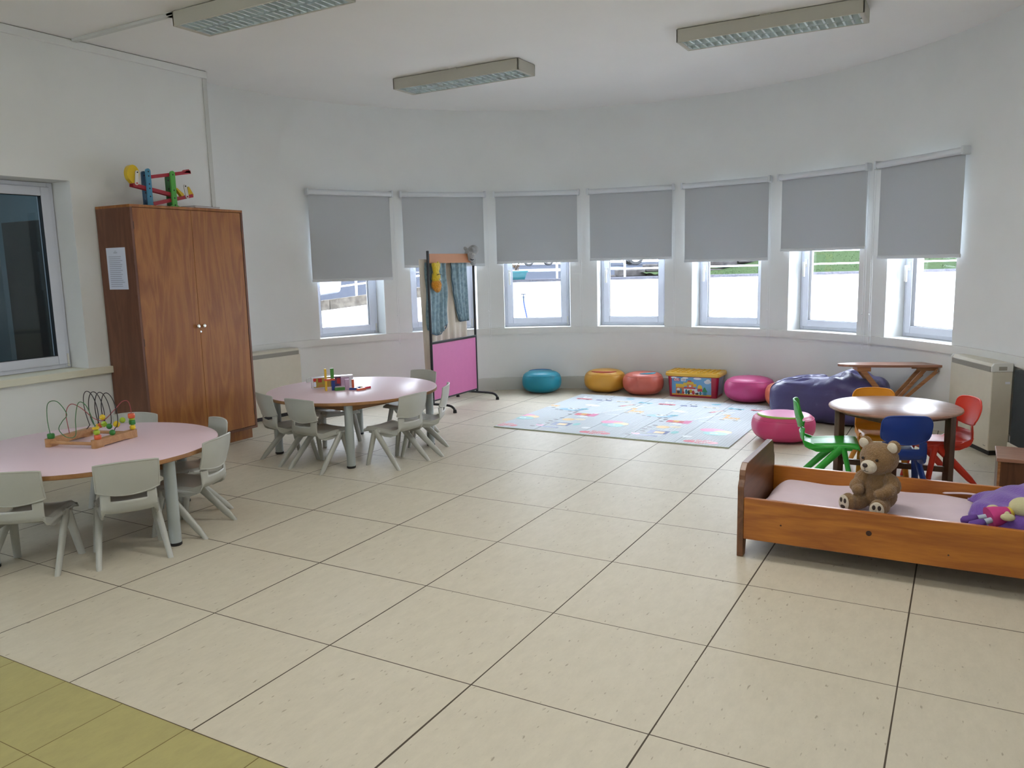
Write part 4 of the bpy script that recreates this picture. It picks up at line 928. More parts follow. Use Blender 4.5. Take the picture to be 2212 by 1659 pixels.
m = MB(); m.box(MX0, MX1, MY0+.001, MY1-.001, 0, .001); m.box(MX0, MX1, MY0-.0015, MY0+.0005, 0, TH-.0006); m.build('backing', mat('mat_edge', rgb(176, 184, 160), .6), pm)
pc = [fm('p_red', rgb(222, 104, 124)), fm('p_pink', rgb(230, 140, 184)), fm('p_yellow', rgb(238, 204, 140)), fm('p_teal', rgb(132, 200, 200)), fm('p_navy', rgb(72, 92, 146)), fm('p_white', rgb(232, 238, 242)), fm('p_dark', rgb(78, 80, 92)), fm('p_gold', rgb(232, 184, 110)), fm('p_cyan', rgb(110, 190, 206)), fm('p_blue', rgb(150, 196, 220)), fm('p_cream', rgb(230, 222, 200))]
m = MB(); lay = [0]
def mp_(mi, pts, h=0):
    pts = [(min(max(x, MX0+.003), MX1-.003), min(max(y, MY0+.003), MY1-.003)) for x, y in pts]
    xs = [p[0] for p in pts]; ys = [p[1] for p in pts]
    if max(xs)-min(xs) < .004 or max(ys)-min(ys) < .004: return
    lay[0] += 1; m.mi = mi; f = m.bm.faces.new([m.bm.verts.new((x, y, TH+.0004+h*.0004+(lay[0] % 9)*.00004)) for x, y in pts]); f.material_index = mi
def me_(mi, x, y, rx, ry, h=0, n=16): mp_(mi, [(x+rx*cos(2*pi*k/n), y+ry*sin(2*pi*k/n)) for k in range(n)], h)
def mr_(mi, x0, x1, y0, y1, h=0): mp_(mi, [(x0, y0), (x1, y0), (x1, y1), (x0, y1)], h)
txts = []
for X in (-1.99, -1.16, -.315):       # red cloud with words, rainbow, giraffe, top cars : period .84
    for dx, dy, a, b in ((0, 0, .11, .052), (-.08, -.01, .05, .035), (.08, -.005, .05, .038), (.03, .03, .05, .035), (-.03, .025, .05, .035), (.0, -.03, .05, .03)): me_(0, X+dx, 3.66+dy, a, b, 0)
    txts.append(X)
    me_(1, X-.03, 4.09, .10, .065, 0); me_(2, X+.06, 4.05, .07, .055, 1); me_(3, X+.02, 3.98, .095, .065, 2); me_(5, X+.01, 3.975, .035, .022, 3); me_(3, X+.01, 3.975, .018, .010, 4)
    # giraffe on a cart
    gx, gy = X-.02, 4.63; mr_(7, gx-.06, gx+.07, gy-.03, gy+.02, 0); mr_(7, gx-.06, gx-.035, gy, gy+.11, 0); me_(7, gx-.065, gy+.115, .035, .016, 1); mr_(7, gx-.06, gx-.05, gy-.07, gy-.03, 0); mr_(7, gx+.05, gx+.06, gy-.07, gy-.03, 0); mr_(10, gx-.09, gx+.10, gy-.085, gy-.068, 0)
    me_(6, gx-.055, gy-.10, .024, .012, 1); me_(6, gx+.055, gy-.10, .024, .012, 1)
    for q, r_ in ((-.02, .0), (.02, -.01), (.05, .005), (-.045, .05)): me_(10, gx+q, gy+r_, .010, .008, 2)
for X in (-2.09, -1.25, -.40):        # teal wagon etc. across the top
    ty = 5.05
    mr_(8, X-.07, X+.07, ty-.015, ty+.025, 0); me_(8, X-.05, ty+.03, .02, .02, 0); me_(6, X-.04, ty-.02, .017, .013, 1); me_(6, X+.04, ty-.02, .017, .013, 1)
    mr_(0, X+.13, X+.29, ty-.015, ty+.03, 0); me_(5, X+.20, ty+.09, .04, .035, 0); me_(5, X+.17, ty+.125, .012, .02, 0); me_(5, X+.23, ty+.125, .012, .02, 0); me_(6, X+.165, ty-.02, .017, .013, 1); me_(6, X+.255, ty-.02, .017, .013, 1); me_(6, X+.19, ty+.09, .005, .006, 1); me_(6, X+.21, ty+.09, .005, .006, 1)
    mr_(4, X+.34, X+.50, ty-.02, ty+.02, 0); me_(5, X+.42, ty+.0, .02, .012, 1); me_(6, X+.44, ty+.075, .035, .02, 0); me_(5, X+.44, ty+.08, .022, .016, 1)
    mr_(10, X+.55, X+.70, ty-.015, ty+.02, 0); me_(6, X+.58, ty-.022, .017, .012, 1); me_(6, X+.66, ty-.022, .017, .012, 1)
    mr_(6, X+.09, X+.13, ty-.004, ty+.0, 0); mr_(6, X+.30, X+.34, ty-.004, ty, 0); mr_(6, X+.51, X+.55, ty-.004, ty, 0)
    me_(8, X+.63, ty+.16, .045, .03, 0)
    mr_(9, X+.02, X+.84, ty-.05, ty-.046, 0)
for X in (-1.63, -.79):              # curved train down the middle
    me_(1, X-.07, 3.76, .035, .028, 0); me_(0, X-.05, 3.735, .02, .014, 1)
    mr_(4, X+.0, X+.16, 3.80, 3.92, 0); mr_(4, X-.06, X+.12, 3.70, 3.74, 0); mr_(2, X+.05, X+.13, 3.82, 3.89, 1); me_(2, X+.05, 4.06, .055, .05, 0); me_(3, X+.20, 3.90, .03, .05, 0); me_(10, X+.14, 4.10, .05, .04, 0)
    for dx, dy in ((-.11, 3.70), (-.08, 3.78), (-.05, 3.86), (-.06, 3.94), (-.05, 4.02), (-.03, 4.10)): me_(6, X+dx, dy, .024, .014, 1)
    mr_(0, X+.00, X+.20, 4.27, 4.36, 0); mr_(7, X+.05, X+.10, 4.29, 4.36, 1); mr_(1, X+.14, X+.20, 4.25, 4.38, 1); me_(6, X-.04, 4.28, .022, .014, 1); me_(6, X-.03, 4.36, .022, .014, 1)
    me_(9, X-.13, 4.50, .12, .055, 0); me_(5, X-.12, 4.52, .055, .035, 1); me_(6, X-.14, 4.53, .012, .009, 2); me_(6, X-.10, 4.53, .012, .009, 2); me_(6, X-.16, 4.545, .012, .01, 2); me_(6, X-.08, 4.545, .012, .01, 2); me_(8, X-.02, 4.56, .04, .025, 1)
    for dx, dy in ((-.26, 4.46), (-.20, 4.43), (-.10, 4.41), (-.05, 4.43)): me_(6, X+dx, dy, .02, .011, 3)
    mr_(5, X+.24, X+.38, 4.40, 4.415, 0)
    me_(5, X-.05, 4.77, .06, .04, 0); me_(5, X+.0, 4.75, .05, .035, 0); me_(5, X+.12, 4.22, .04, .03, 0); me_(5, X+.33, 3.8, .04, .03, 0)
    tx, tyy = X+.27, 4.88; mp_(0, [(tx-.06, tyy-.06), (tx-.03, tyy-.07), (tx+.06, tyy+.05), (tx+.03, tyy+.06)], 0); mp_(10, [(tx-.02, tyy-.02), (tx+.0, tyy-.03), (tx+.05, tyy+.03), (tx+.03, tyy+.04)], 1); me_(6, tx-.05, tyy-.08, .016, .011, 1); me_(6, tx+.05, tyy+.04, .016, .011, 1)
    mp_(5, [(X+.05, 4.20), (X+.07, 4.20), (X+.43, 4.9), (X+.41, 4.9)], 0)
m.build('printed_pictures', pc, pm)
for X in txts:
    if X < -1.9: text('nimal\nTrain', .055, T(X+.02, 3.66, TH+.0014), pc[5], pm, ext=.0002, italic=True)
    else: text('Animal\nTrain', .055, T(X, 3.66, TH+.0014), pc[5], pm, ext=.0002, italic=True)

# ------------------------------------------------------------------ toy bed
BX0, BX1, BY0, BY1 = .478, 1.72, 1.50, 2.165
bed = thing('toy_bed', 'low varnished pine toy bed in the right foreground', 'bed', (BX0, BY0, 0))
BLn, BWd = BX1-BX0, BY1-BY0
def board(x0, x1, hi, name):
    pl = [(0, 0), (.045, 0), (.068, .085), (BWd-.068, .085), (BWd-.045, 0), (BWd, 0), (BWd, .325)]
    pl += [(BWd-.012, .342), (BWd-.022, .352), (BWd-.024, .372), (BWd-.034, .395), (BWd-.07, hi)]
    pl += [(.07, hi), (.034, .395), (.024, .372), (.022, .352), (.012, .342), (0, .325)]
    m = MB(); m.prism(pl, x0, x1, MYZ); o = m.build(name, PINED, bed)
    b = o.modifiers.new('bev', 'BEVEL'); b.width = .003; b.segments = 2; b.limit_method = 'ANGLE'; return o
board(0, .028, .422, 'footboard'); board(BLn-.028, BLn, .44, 'headboard')
rl = None
for y0, nm in ((.002, 'side_rail'), (BWd-.024, 'side_rail')):
    m = MB(); m.box(.028, BLn-.028, y0, y0+.022, .085, .276, bev=.003); o = m.build(nm, PINE if y0 < .1 else PINED2 if False else PINE, bed)
    if y0 < .1: rl = o
m = MB()
for (x, z, r_) in ((.545, .187, .0115), (.84, .14, .0035), (.19, .17, .004)):
    m.lathe([(0, 0), (r_, 0), (r_*.8, .0006), (0, .0008)], 20, T(x, .002, z) @ RX(pi/2))
m.build('wood_knot', mat('knot_brown', rgb(62, 30, 14), .5, noise=.4, nscale=80), rl)
m = MB(); m.box(.03, BLn-.03, .024, BWd-.024, .09, .108); m.build('base_board', PINED, bed)
mt_ = thing('mattress', 'small mattress with pale pink sheet lying in the toy bed', 'mattress', (BX0, BY0, 0))
def fmat(u, v):
    L0, L1, W0, W1 = .045, BLn-.04, .028, BWd-.028
    x = L0+(L1-L0)*u; y = W0+(W1-W0)*v; ex = min(u, 1-u)*2; ey = min(v, 1-v)*2
    e = min(1, min(u*14, (1-u)*14)); f_ = min(1, min(v*12, (1-v)*12))
    z = .222-.055*(1-e)**2-.03*(1-f_)**2
    z += .0035*sin(u*23+v*6)+.003*sin(v*17+u*9)+.010*math.exp(-((u-.40)/.03)**2)*math.exp(-((v-.85)/.2)**2)+.006*math.exp(-((x-y*.4-.9)/.012)**2)*(v > .6)
    return Vector((x, y, z))
m = MB(); m.grid(fmat, 90, 40)
for (a, b, c_, d_) in ((.045, BLn-.04, .028, BWd-.028),): m.box(a+.006, b-.006, c_+.004, d_-.004, .1085, .165, bev=.02)
m.build('mattress_body', SHEET, mt_, smooth=True, angle=60)
m = MB(); m.tube(spline([(.80, BWd-.045, .228), (.90, BWd-.04, .236), (1.0, BWd-.05, .234), (1.12, BWd-.04, .230)]), [.001]+[.008]*29+[.001], 10, flat=(1.5, .45)); m.build('sheet_fold', SHEET, mt_, smooth=True)

# ------------------------------------------------------------------ teddy bear (faces local -y)
FUR = mat('brown_fur', rgb(142, 110, 72), .95, noise=.18, nscale=45, bump=.9, bscale=170, sheen=.25)
CREAM = mat('cream_plush', rgb(206, 196, 178), .95, noise=.06, nscale=80, bump=.4, bscale=150, sheen=.2)
bfx = Vector((-.40, -.92, 0)).normalized()
bear = thing('teddy_bear', 'brown teddy bear with cream muzzle sitting on the toy bed', 'teddy bear', (1.035, 1.765, .2225), atan2(-bfx.x*-1, -bfx.y*-1)*-1)
bear.rotation_euler = (0, 0, atan2(bfx.x, -bfx.y))
HT = RZ(radians(-4)) @ RX(radians(6))
hc = Vector((0, -.012, .232))
def hp(x, y, z): return hc+(HT @ Vector((x, y, z)))
blob('body', FUR, bear, [
 ((0, .005, .062), (.075, .066, .066), I4), ((0, .004, .105), (.066, .058, .062), I4), ((0, 0, .145), (.055, .048, .045), I4), ((0, -.005, .175), (.042, .04, .035), I4),
 (hc, (.084, .070, .070), HT), (hp(0, -.03, -.018), (.066, .047, .048), HT),
 (hp(-.066, .008, .058), (.031, .017, .032), HT @ RY(-.5)), (hp(.066, .008, .058), (.031, .017, .032), HT @ RY(.5)),
 ((-.068, -.02, .13), (.034, .030, .048), RY(.55)), ((-.072, -.055, .105), (.030, .040, .030), RX(.4)), ((-.050, -.085, .092), (.026, .030, .024), I4),
 ((.068, -.02, .13), (.034, .030, .048), RY(-.55)), ((.072, -.055, .105), (.030, .040, .030), RX(.4)), ((.050, -.085, .092), (.026, .030, .024), I4),
 ((-.052, -.075, .036), (.036, .062, .035), RZ(-.28)), ((-.068, -.130, .040), (.036, .028, .042), RZ(-.28)),
 ((.052, -.075, .036), (.036, .062, .035), RZ(.28)), ((.068, -.130, .040), (.036, .028, .042), RZ(.28)),
], .0042, disp=(.004, .008))
m = MB(); m.ell(hp(0, -.078, -.020), (.036, .027, .030), HT); m.build('muzzle', CREAM, bear, smooth=True)
m = MB(); m.ell(hp(0, -.1045, -.006), (.012, .007, .010), HT); m.build('nose', mat('nose_brown', rgb(52, 42, 40), .4), bear, smooth=True)
m = MB(); m.tube([hp(0, -.1065, -.014), hp(0, -.1055, -.028)], .001, 6); m.tube(spline([hp(-.016, -.098, -.029), hp(-.007, -.1035, -.034), hp(0, -.1055, -.029), hp(.007, -.1035, -.034), hp(.016, -.098, -.029)], 4), .001, 6); m.build('mouth_stitch', BLK, bear, smooth=True)
for s in (-1, 1):
    m = MB(); m.ell(hp(s*.033, -.068, .012), (.0065, .0055, .0065), HT); m.build('eye', mat('eye_dark', rgb(30, 22, 20), .1), bear, smooth=True)
    m = MB(); m.ell(hp(s*.067, -.0075, .059), (.023, .011, .024), HT @ RY(s*.5)); m.build('inner_ear', CREAM, bear, smooth=True)
    fr_ = RZ(s*.28); c_ = Vector((s*.068, -.130, .040)); MFt = T(*(c_+(fr_ @ Vector((0, -.0255, 0))))) @ fr_
    m = MB(); m.ell((0, 0, 0), (.030, .006, .036)); fp = m.build('foot_pad', CREAM, bear, smooth=True, M=MFt)
    m = MB(); m.ell((-.011, -.005, .012), (.0075, .003, .011)); m.ell((.011, -.005, .012), (.0075, .003, .011)); m.ell((0, -.005, -.016), (.014, .003, .008)); m.build('paw_mark', mat('paw_brown', rgb(58, 46, 42), .8), fp, smooth=True, M=MFt)

# ------------------------------------------------------------------ purple cushion and doll
pcu = mat('purple_plush', rgb(116, 78, 168), .95, noise=.15, nscale=12, bump=.4, bscale=120, sheen=.3)
pu = thing('plush_cushion', 'purple plush cushion at the right end of the toy bed', 'cushion', (1.56, 1.80, .224), radians(8))
m = MB()
def fc(u, v):
    x = (u-.5)*.30; y = (v-.5)*.46; e = (1-(2*abs(u-.5))**4)*(1-(2*abs(v-.5))**4)
    x -= .03*cos((v-.5)*pi*3)*(.5-u)*2*(u < .5); return x, y, e
def top_(u, v): x, y, e = fc(u, v); return Vector((x, y, .012+.075*max(0, e)**.5+max(0, u-.2)*.09+.02*(v-.5)+.004*sin(u*20+v*13)))
def bot_(u, v): x, y, e = fc(u, v); return Vector((x, y, .012-.010*max(0, e)**.5+max(0, u-.2)*.0+.0*v))
m.grid(top_, 30, 40); m.grid(bot_, 30, 40)
for (u0, v0, u1, v1) in (): pass
for k in range(30):
    for v_ in (0, 1): m.quad(top_(k/30, v_), top_((k+1)/30, v_), bot_((k+1)/30, v_), bot_(k/30, v_))
for k in range(40):
    for u_ in (0, 1): m.quad(top_(u_, k/40), top_(u_, (k+1)/40), bot_(u_, (k+1)/40), bot_(u_, k/40))
bmesh.ops.remove_doubles(m.bm, verts=m.bm.verts, dist=.0003)
m.build('cover', pcu, pu, smooth=True)
for (x, y, z) in ((-.02, .19, .085), (.04, .02, .115), (.06, .15, .12)):
    m = MB(); m.ell((x, y, z), (.014, .02, .008)); m.build('petal_patch', CREAM, pu, smooth=True)
dl = thing('rag_doll', 'plush doll in pink dress and purple boots lying on the purple cushion', 'doll', (1.50, 1.62, .30), radians(25))
DR = RY(radians(-16))
SK = mat('cream_skin_plush', rgb(196, 190, 150), .95, bump=.3, bscale=120)
m = MB(); m.lathe([(0, -.004), (.045, 0), (.040, .03), (.026, .075), (0, .078)], 24, DR @ T(-.055, 0, .0) @ RY(pi/2)); m.build('dress', mat('pink_dress', rgb(196, 60, 128), .8, noise=.1, nscale=20), dl, smooth=True, angle=50)
m = MB(); m.lathe([(0, 0), (.027, 0), (.02, .014), (0, .015)], 20, DR @ T(.02, 0, .0) @ RY(pi/2)); m.build('collar', mat('yellow_collar', rgb(214, 184, 70), .8), dl, smooth=True, angle=50)
m = MB(); m.ell(DR @ Vector((.078, 0, .008)), (.050, .046, .040)); m.build('head', SK, dl, smooth=True)
for s in (-1, 1):
    m = MB(); m.tube([DR @ Vector((.005, s*.02, .008)), DR @ Vector((-.005, s*.045, .01))], [.012, .012], 10); m.ell(DR @ Vector((-.010, s*.058, .01)), (.026, .018, .015), RZ(s*.3)); m.build('arm', SK, dl, smooth=True)
    m = MB(); m.tube([DR @ Vector((-.050, s*.020, .0)), DR @ Vector((-.095, s*.026, .0))], [.011, .012], 12); m.build('leg', mat('pale_blue_stocking', rgb(176, 190, 204), .8), dl, smooth=True, angle=60)
    m = MB(); m.tube([DR @ Vector((-.088, s*.026, .0)), DR @ Vector((-.105, s*.028, .0)), DR @ Vector((-.14, s*.030, .004)), DR @ Vector((-.150, s*.031, .006))], [.0165, .019, .017, .008], 14); m.build('boot', mat('purple_boot', rgb(96, 60, 140), .8), dl, smooth=True)

# ------------------------------------------------------------------ brown table and colourful chairs
bt = thing('round_table', 'small round brown wooden table with four square legs behind the toy bed', 'table', (.995, 3.105, 0))
m = MB(); m.lathe([(0, .460), (.350, .460), (.358, .456), (.360, .450), (.357, .444), (.350, .441), (0, .441)], 72); m.build('tabletop', BROWNT, bt, smooth=True, angle=30)
R2v, D2v = Vector((_cy, -_sy, 0)), Vector((_sy, _cy, 0))
lg = [R2v*.272-D2v*.135, R2v*.135+D2v*.272, R2v*-.272+D2v*.135, R2v*-.135-D2v*.272]; ra = atan2((lg[0]-lg[2]).y, (lg[0]-lg[2]).x)
for v in lg:
    v *= .97
    m = MB(); m.box(-.021, .021, -.021, .021, 0, .442, T(v.x, v.y, 0) @ RZ(ra+pi/4), .003); m.build('leg', BROWNL, bt)
m = MB()
for k in range(4):
    a, b = lg[k]*.97, lg[(k+1) % 4]*.97; d = b-a
    M = T(a.x, a.y, 0) @ RZ(atan2(d.y, d.x)); m.box(.021, d.length-.021, -.010, .010, .395, .440, M)
m.build('apron', BROWNL, bt)
m = MB()
for k in range(2):
    a, b = lg[k], lg[k+2]; d = b-a; M = T(a.x, a.y, 0) @ RZ(atan2(d.y, d.x)); m.box(.021, d.length-.021, -.012, .012, .085+k*.0001, .118-k*.0001, M, .002)
m.build('stretcher', BROWNL, bt)
for nm, top, d, c_, lab in (('green', (.480, 2.915), (.985, .17), rgb(48, 160, 54), 'green child chair at the left of the brown round table'),
                     ('blue', (1.095, 2.60), (-.30, .954), rgb(30, 62, 140), 'blue child chair in front of the brown round table'),
                     ('red', (1.385, 3.335), (-.86, -.51), rgb(226, 62, 40), 'red child chair at the right of the brown round table'),
                     ('yellow', (.845, 3.50), (.30, -.95), rgb(226, 148, 28), 'yellow child chair behind the brown round table')):
    c = make_chair(lab, plastic('chair_'+nm, c_, .38), 'coloured chairs around the brown round table', rounded=1)
    dv = Vector((d[0], d[1], 0)).normalized(); c.location = Vector((top[0], top[1], 0))+dv*.175; c.rotation_euler = (0, 0, face(d)); c.scale = (.93, 1, 1)

# toy ironing board
ib = thing('toy_ironing_board', 'brown wooden toy ironing board with crossed legs behind the yellow chair', 'ironing board', (.48, 4.66, 0), atan2(4.93-4.66, 1.26-.48))
IL = sqrt((1.26-.48)**2+(4.93-4.66)**2); zt = .50
pl = [(IL, -.10), (IL, .10), (IL*.42, .10)]+[(IL*.42-IL*.42*sin(k/12*pi/2), .10*cos(k/12*pi/2)) for k in range(1, 13)]+[(IL*.42-IL*.42*cos(k/12*pi/2), -.10*sin(k/12*pi/2)) for k in range(1, 12)]+[(IL*.42, -.10)]
pl = [(IL, .10)]+[(IL*.45-IL*.45*sin(k/12*pi/2), .10*cos(k/12*pi/2)) for k in range(0, 12)]+[(0, 0)]+[(IL*.45-IL*.45*cos(k/12*pi/2), -.10*sin(k/12*pi/2)) for k in range(1, 13)]+[(IL, -.10)]
m = MB(); m.prism(pl, zt-.018, zt, Matrix()); m.build('board', BROWNT, ib)
def slat(x0, z0, x1, z1, y0, y1, name, w_=.017):
    m = MB(); d = Vector((x1-x0, 0, z1-z0)); M = T(x0, 0, z0) @ RY(-atan2(d.z, d.x)); m.box(-.01, d.length+.01, y0, y1, -w_, w_, M, .003); return m.build(name, IRONW, ib)
for s in (-1, 1):
    slat(.17, zt-.045, .52, .018, s*.072-.008, s*.072+.008, 'leg', .02)
    slat(.62, zt-.045, .26, .018, s*.050-.008, s*.050+.008, 'leg', .014)
    slat(.70, zt-.045, .38, .15, s*.088-.007, s*.088+.007, 'brace', .013)
m = MB(); m.box(.13, .23, -.08, .08, zt-.052, zt-.018, bev=.004); m.build('hinge_block', IRONW, ib)
for s in (-1, 1):
    m = MB(); m.box(.56, .72, s*.061-.003, s*.061+.003, zt-.048, zt-.018, bev=.002); m.build('guide_rail', IRONW, ib)
m = MB(); m.cyl((.70, -.1, zt-.045), (.70, .1, zt-.045), .006); m.build('pivot_rod', STEEL, ib)
for x in (.26, .52):
    m = MB(); m.box(x-.012, x+.012, -.088, .088, .0, .024, bev=.003); m.build('foot_rail', IRONW, ib)

# chest at the right
ch = thing('wooden_chest', 'low brown wooden chest at the right edge behind the toy bed', 'chest', (1.513, 2.645, 0))
CW, CD, CH = .36, .30, .30
m = MB(); m.box(-.006, CW, -.006, CD, CH-.018, CH, bev=.002); m.build('lid', BROWNT, ch)
m = MB(); m.box(0, .018, 0, CD-.004, 0, CH-.018); m.box(CW-.022, CW-.004, 0, CD-.004, 0, CH-.018); m.box(.018, CW-.022, 0, .016, 0.02, CH-.018); m.box(.018, CW-.022, CD-.02, CD-.004, .0, CH-.018); m.build('body', BROWNL, ch)
m = MB(); m.box(.0, .012, -.0012, 0, 0, CH-.018); m.build('edge_strip', IRONW, ch)

# ------------------------------------------------------------------ outside
def out(s, d, z): return Vector((CAM.x+_cy*s+_sy*d, CAM.y-_sy*s+_cy*d, z))
MO = Matrix(((_cy, _sy, 0, CAM.x), (-_sy, _cy, 0, CAM.y), (0, 0, 1, 0), (0, 0, 0, 1)))    # local x = s, y = depth
GRAN = mat('granite_coping', rgb(84, 84, 92), .7, spec=0, noise=.5, nscale=60)
STONE = mat('kerb_stone', rgb(118, 110, 102), .9, spec=0, noise=.5, nscale=14, bump=.5, bscale=20)
STONEG = mat('grey_stone_wall', rgb(66, 64, 64), .95, spec=0, noise=.5, nscale=9, bump=.8, bscale=10)
GRASS = mat('grass', rgb(34, 43, 29), 1, spec=0, noise=.5, nscale=30, bump=1, bscale=60, col2=rgb(45, 56, 38))
ASPH = mat('asphalt', rgb(46, 49, 56), .9, spec=0, noise=.15, nscale=20)
WPAINT = mat('white_railing_paint', rgb(235, 238, 242), .4)
m = MB(); m.quad(out(-30, 3, -.05), out(30, 3, -.05), out(30, 10.1, -.05), out(-30, 10.1, -.05)); struct(m.build('ground_courtyard', mat('pale_concrete', rgb(214, 212, 206), .9, noise=.1)))
m = MB(); m.box(0, 9, 10, 10.25, -.05, 1.112, MO)
pl = [(-6, -.05), (0, -.05), (0, 1.075), (-6, .415)]
m.prism(pl, -10.25, -10, MO @ RX(pi/2)); gw = m.build('garden_wall', WALLO); tag(gw, 'white rendered garden wall outside the windows', 'wall')
m = MB(); m.box(-.01, 9, 9.97, 10.28, 1.112, 1.142, MO); tag(m.build('wall_coping', GRAN), 'grey granite coping on top of the white garden wall', 'coping')
m = MB()
for k in range(8):
    s0, s1 = -6+k*.75, -6+k*.75+.742; zf = lambda s: 1.075+.11*s
    m.prism([(s0, zf(s0)+.0), (s1, zf(s1)+.0), (s1, zf(s1)+.125), (s0, zf(s0)+.125)], -10.3, -10.02, MO @ RX(pi/2))
m.build('stone_kerb', STONE); o = bpy.data.objects['stone_kerb']; tag(o, 'rough beige stone kerb on the sloping left part of the garden wall', 'kerb')
rl_ = thing('metal_railing', 'white metal railing standing on the level part of the garden wall', 'railing')
for z in (1.245, 1.41, 1.58):
    m = MB(); m.cyl(out(-.0, 10.1, z), out(9, 10.1, z), .011, seg=10); m.build('rail', WPAINT, rl_, smooth=True)
for s in (.60, 1.45, 2.30, 3.32, 4.62, 5.9, 7.2, 8.5):
    m = MB(); m.cyl(out(s, 10.1, 1.142), out(s, 10.1, 1.60), .014, seg=10); m.build('post', WPAINT, rl_, smooth=True)
rl2 = thing('metal_railing', 'white metal railing on the sloping stone kerb at the left', 'railing')
for dz in (.27, .42, .57):
    m = MB(); m.cyl(out(-5.8, 10.16, 1.075-.11*5.8+dz), out(-.1, 10.16, 1.075-.011+dz), .012, seg=10); m.build('rail', WPAINT, rl2, smooth=True)
for s in (-5.5, -3.7, -1.94, -.2):
    m = MB(); m.cyl(out(s, 10.16, 1.2+.11*s-.002), out(s, 10.16, 1.68+.11*s), .016, seg=10); m.build('post', WPAINT, rl2, smooth=True)
def terr(s, d):
    k = min(1, max(0, (d-10.3)/24)); k2 = min(1, max(0, (d-10.3)/15))
    return 1.02+.19*k+.0012*max(0, d-34)+min(0, s)*.10*(1-k2)-.04
m = MB(); m.grid(lambda u, v: (lambda s, d: out(s, d, terr(s, d)))(-30+60*u, 10.3+75*v*v), 40, 40); o = struct(m.build('ground_road', ASPH, smooth=True))
m = MB(); m.grid(lambda u, v: (lambda s, d: out(s, d, terr(s, d)+.012))(-30+34*u, 27+2.5*v), 30, 2); struct(m.build('ground_pavement', mat('pale_pavement', rgb(84, 86, 90), .9, spec=0)))
def bankz(s, d):
    f = min(1, max(0, (s-3.9)/2.4)); f = f*f*(3-2*f); return 1.065+(d-10.3)/6.0*(.05+.47*f)
m = MB(); m.grid(lambda u, v: (lambda s, d: out(s, d, bankz(s, d)+.01*sin(s*9+d*7)))(2.6+12*u, 10.3+7*v), 60, 30); struct(m.build('ground_lawn', GRASS, smooth=True))
gt = MB(); rnd = random.Random(3)
for k in range(2600):
    s = rnd.uniform(2.7, 9.5); d = 10.35+6*rnd.random()**1.3; p = out(s, d, bankz(s, d)-.01); h = rnd.uniform(.018, .035); q = Vector((rnd.uniform(-.02, .02), rnd.uniform(-.02, .02), h))
    w_ = R2v*.006; gt.bm.faces.new([gt.bm.verts.new(x) for x in (p-w_, p+w_, p+q)])
tag(gt.build('grass_blades', GRASS), 'short green grass on the bank behind the garden wall', 'grass', kind='stuff')
m = MB()
def swt(s): return 1.086+(s-1.95)*.185 if s < 3 else min(1.85, 1.28+(s-3)*.16)
s = 1.3; rnd = random.Random(5)
for r_ in range(4):
    s = .6
    while s < 6.2:
        w_ = rnd.uniform(.25, .6); z1 = swt(s+w_/2)-r_*.16; z0 = z1-.15
        if z1 > .95: m.box(s, s+w_-.02, 16.0+rnd.uniform(0, .05), 16.5, z0, z1, MO, .02, 1)
        s += w_
tag(m.build('stone_wall', STONEG), 'grey stone retaining wall rising behind the garden railing', 'stone wall')
hd = MB(); rnd = random.Random(9)
for k in range(70):
    s = rnd.uniform(4.2, 14); hd.ell(out(s, 17.4+rnd.uniform(-.2, .2), bankz(s, 17.3)+rnd.uniform(.1, .45)), (rnd.uniform(.2, .35),)*3, u=10, v=7)
o = hd.build('hedge', mat('hedge_leaves', rgb(38, 52, 36), 1, noise=.5, nscale=20, bump=1, bscale=30), smooth=True); tag(o, 'dark hedge at the top of the grass bank', 'hedge')
pt = thing('window_box_planter', 'teal plastic planter with dry plant on the garden wall coping', 'planter', out(-.03, 10.12, 1.142), YAW*-1)
pt.rotation_euler = (0, 0, -YAW)
m = MB(); V = []
for (hx, hy, z) in ((.22, .07, 0), (.25, .085, .09), (.262, .095, .09), (.262, .095, .108)):
    V.append([m.bm.verts.new((sx*hx, sy*hy, z)) for sx, sy in ((-1, -1), (1, -1), (1, 1), (-1, 1))])
m.bm.faces.new(V[0][::-1])
for A, B in zip(V, V[1:]):
    for k in range(4): m.bm.faces.new((A[k], A[(k+1) % 4], B[(k+1) % 4], B[k]))
m.build('trough', plastic('teal_planter', rgb(14, 82, 90)), pt, thick=.004)
m = MB(); m.box(-.24, .24, -.08, .08, .075, .092); m.build('soil', mat('soil', rgb(70, 54, 40), 1), pt)
m = MB(); rnd = random.Random(4)
for k in range(46):
    a = rnd.uniform(0, 6.28); l = rnd.uniform(.08, .2); x = rnd.uniform(-.12, .16); p0 = Vector((x, 0, .09)); p1 = p0+Vector((cos(a)*l*.5, sin(a)*l*.3, l*.8)); m.tube([p0, (p0+p1)/2+Vector((0, 0, .02)), p1], [.004, .003, .002], 5)
    m.ell(p1, (.014, .010, .012), u=6, v=5)
m.build('dry_plant', mat('dry_leaves', rgb(70, 54, 36), .9), pt)
tp = thing('garden_tap', 'blue garden tap with hose on the white garden wall', 'tap', out(.17, 9.999, .93), -YAW)
m = MB(); m.cyl((0, 0, 0), (0, -.07, 0), .012, seg=12); m.cyl((0, -.05, .0), (0, -.05, -.05), .011, seg=12); m.cyl((0, -.05, 0), (0, -.05, .03), .006, seg=8); m.box(-.03, .03, -.056, -.044, .028, .04, bev=.002); m.build('tap_body', mat('tap_metal', rgb(50, 62, 80), .4, metal=.3), tp)
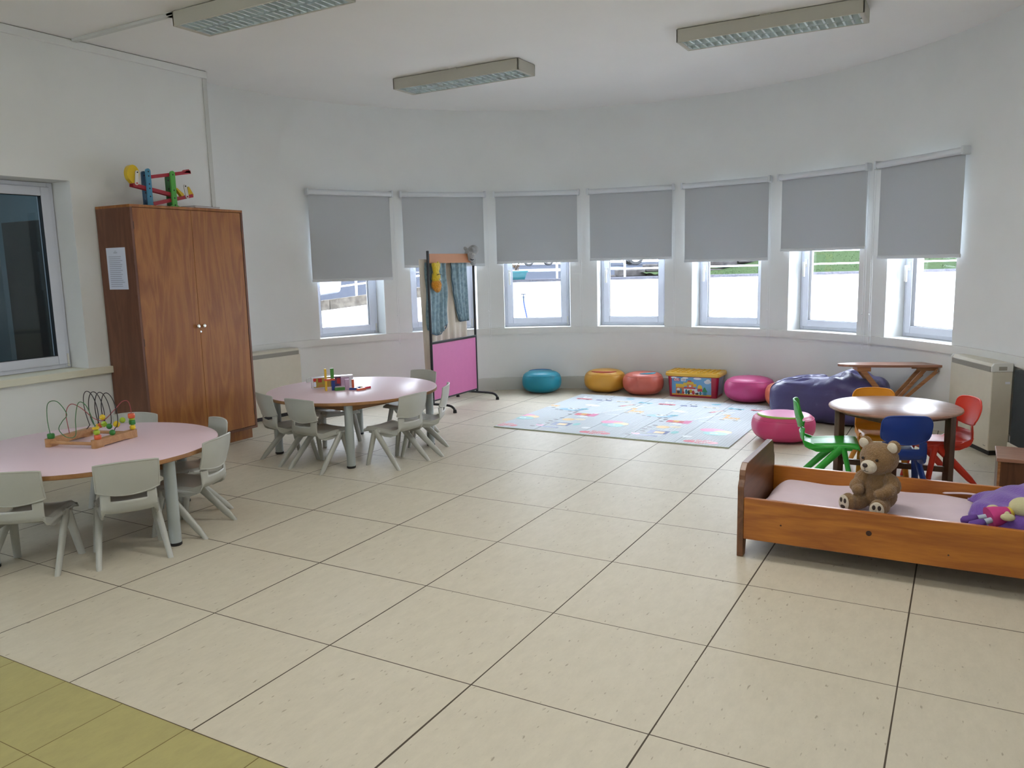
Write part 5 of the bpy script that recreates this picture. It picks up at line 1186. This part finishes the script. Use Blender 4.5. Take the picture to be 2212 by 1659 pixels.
m = MB(); m.tube(spline([(0, -.05, -.05), (.012, -.05, -.13), (.04, -.05, -.28), (.06, -.05, -.5), (.05, -.05, -.98)], 8), .010, 8); m.build('hose', mat('blue_hose', rgb(22, 50, 110), .5), tp, smooth=True)
def car(s, d, label, col, flip=1):
    zb = terr(s, d)+.013; c = thing('parked_car', label, 'car', out(s, d, zb), -YAW, 'cars parked on the road')
    bl = [(-2.0, .28), (-2.05, .6), (-1.95, .85), (-1.3, .95), (-.75, 1.4), (.65, 1.42), (1.2, .98), (1.9, .88), (2.05, .6), (2.0, .28)]
    m = MB(); m.prism([(x*flip, z) for x, z in bl], -.8, .8, RX(pi/2)); b = m.build('body', mat('car_paint', col, .3, coat=.5), c); bv = b.modifiers.new('bev', 'BEVEL'); bv.width = .06; bv.segments = 3
    m = MB(); m.prism([(x*flip, z) for x, z in [(-1.15, .95), (-.7, 1.33), (.6, 1.35), (1.0, .97)]], -.815, .815, RX(pi/2)); m.build('window_glass', mat('car_glass', rgb(40, 48, 56), .1), c)
    for x in (-1.3, 1.3):
        for y in (-.78, .78):
            m = MB(); m.lathe([(0, -.09), (.31, -.09), (.33, -.06), (.33, .06), (.31, .09), (0, .09)], 28, T(x, y, .33) @ RX(pi/2)); wl_ = m.build('wheel', mat('tyre', rgb(30, 31, 34), .8), c, smooth=True, angle=40)
            m = MB(); m.lathe([(0, -.1), (.21, -.1), (.21, -.092), (0, -.092)], 20, T(x, y, .33) @ RX(pi/2))
            m.lathe([(0, .1), (.21, .1), (.21, .092), (0, .092)], 20, T(x, y, .33) @ RX(pi/2)); m.build('hub_cap', mat('hub_silver', rgb(190, 192, 198), .3, metal=.5), wl_)
    return c
def sfor(px, d): return (px-1106)/FPX*d
car(sfor(1370, 34)+1.3, 34, 'white car whose wheel shows through the middle window', rgb(226, 230, 236))
car(sfor(1190, 52)+1.3, 52, 'silver car on the far road, right of the planter', rgb(190, 196, 206), -1)
car(sfor(1148, 49)-1.3, 49, 'white car on the far road directly behind the planter', rgb(222, 226, 232))
car(sfor(690, 13.5)-1.75, 13.5, 'white car nose at the left edge of the leftmost window', rgb(230, 234, 240))
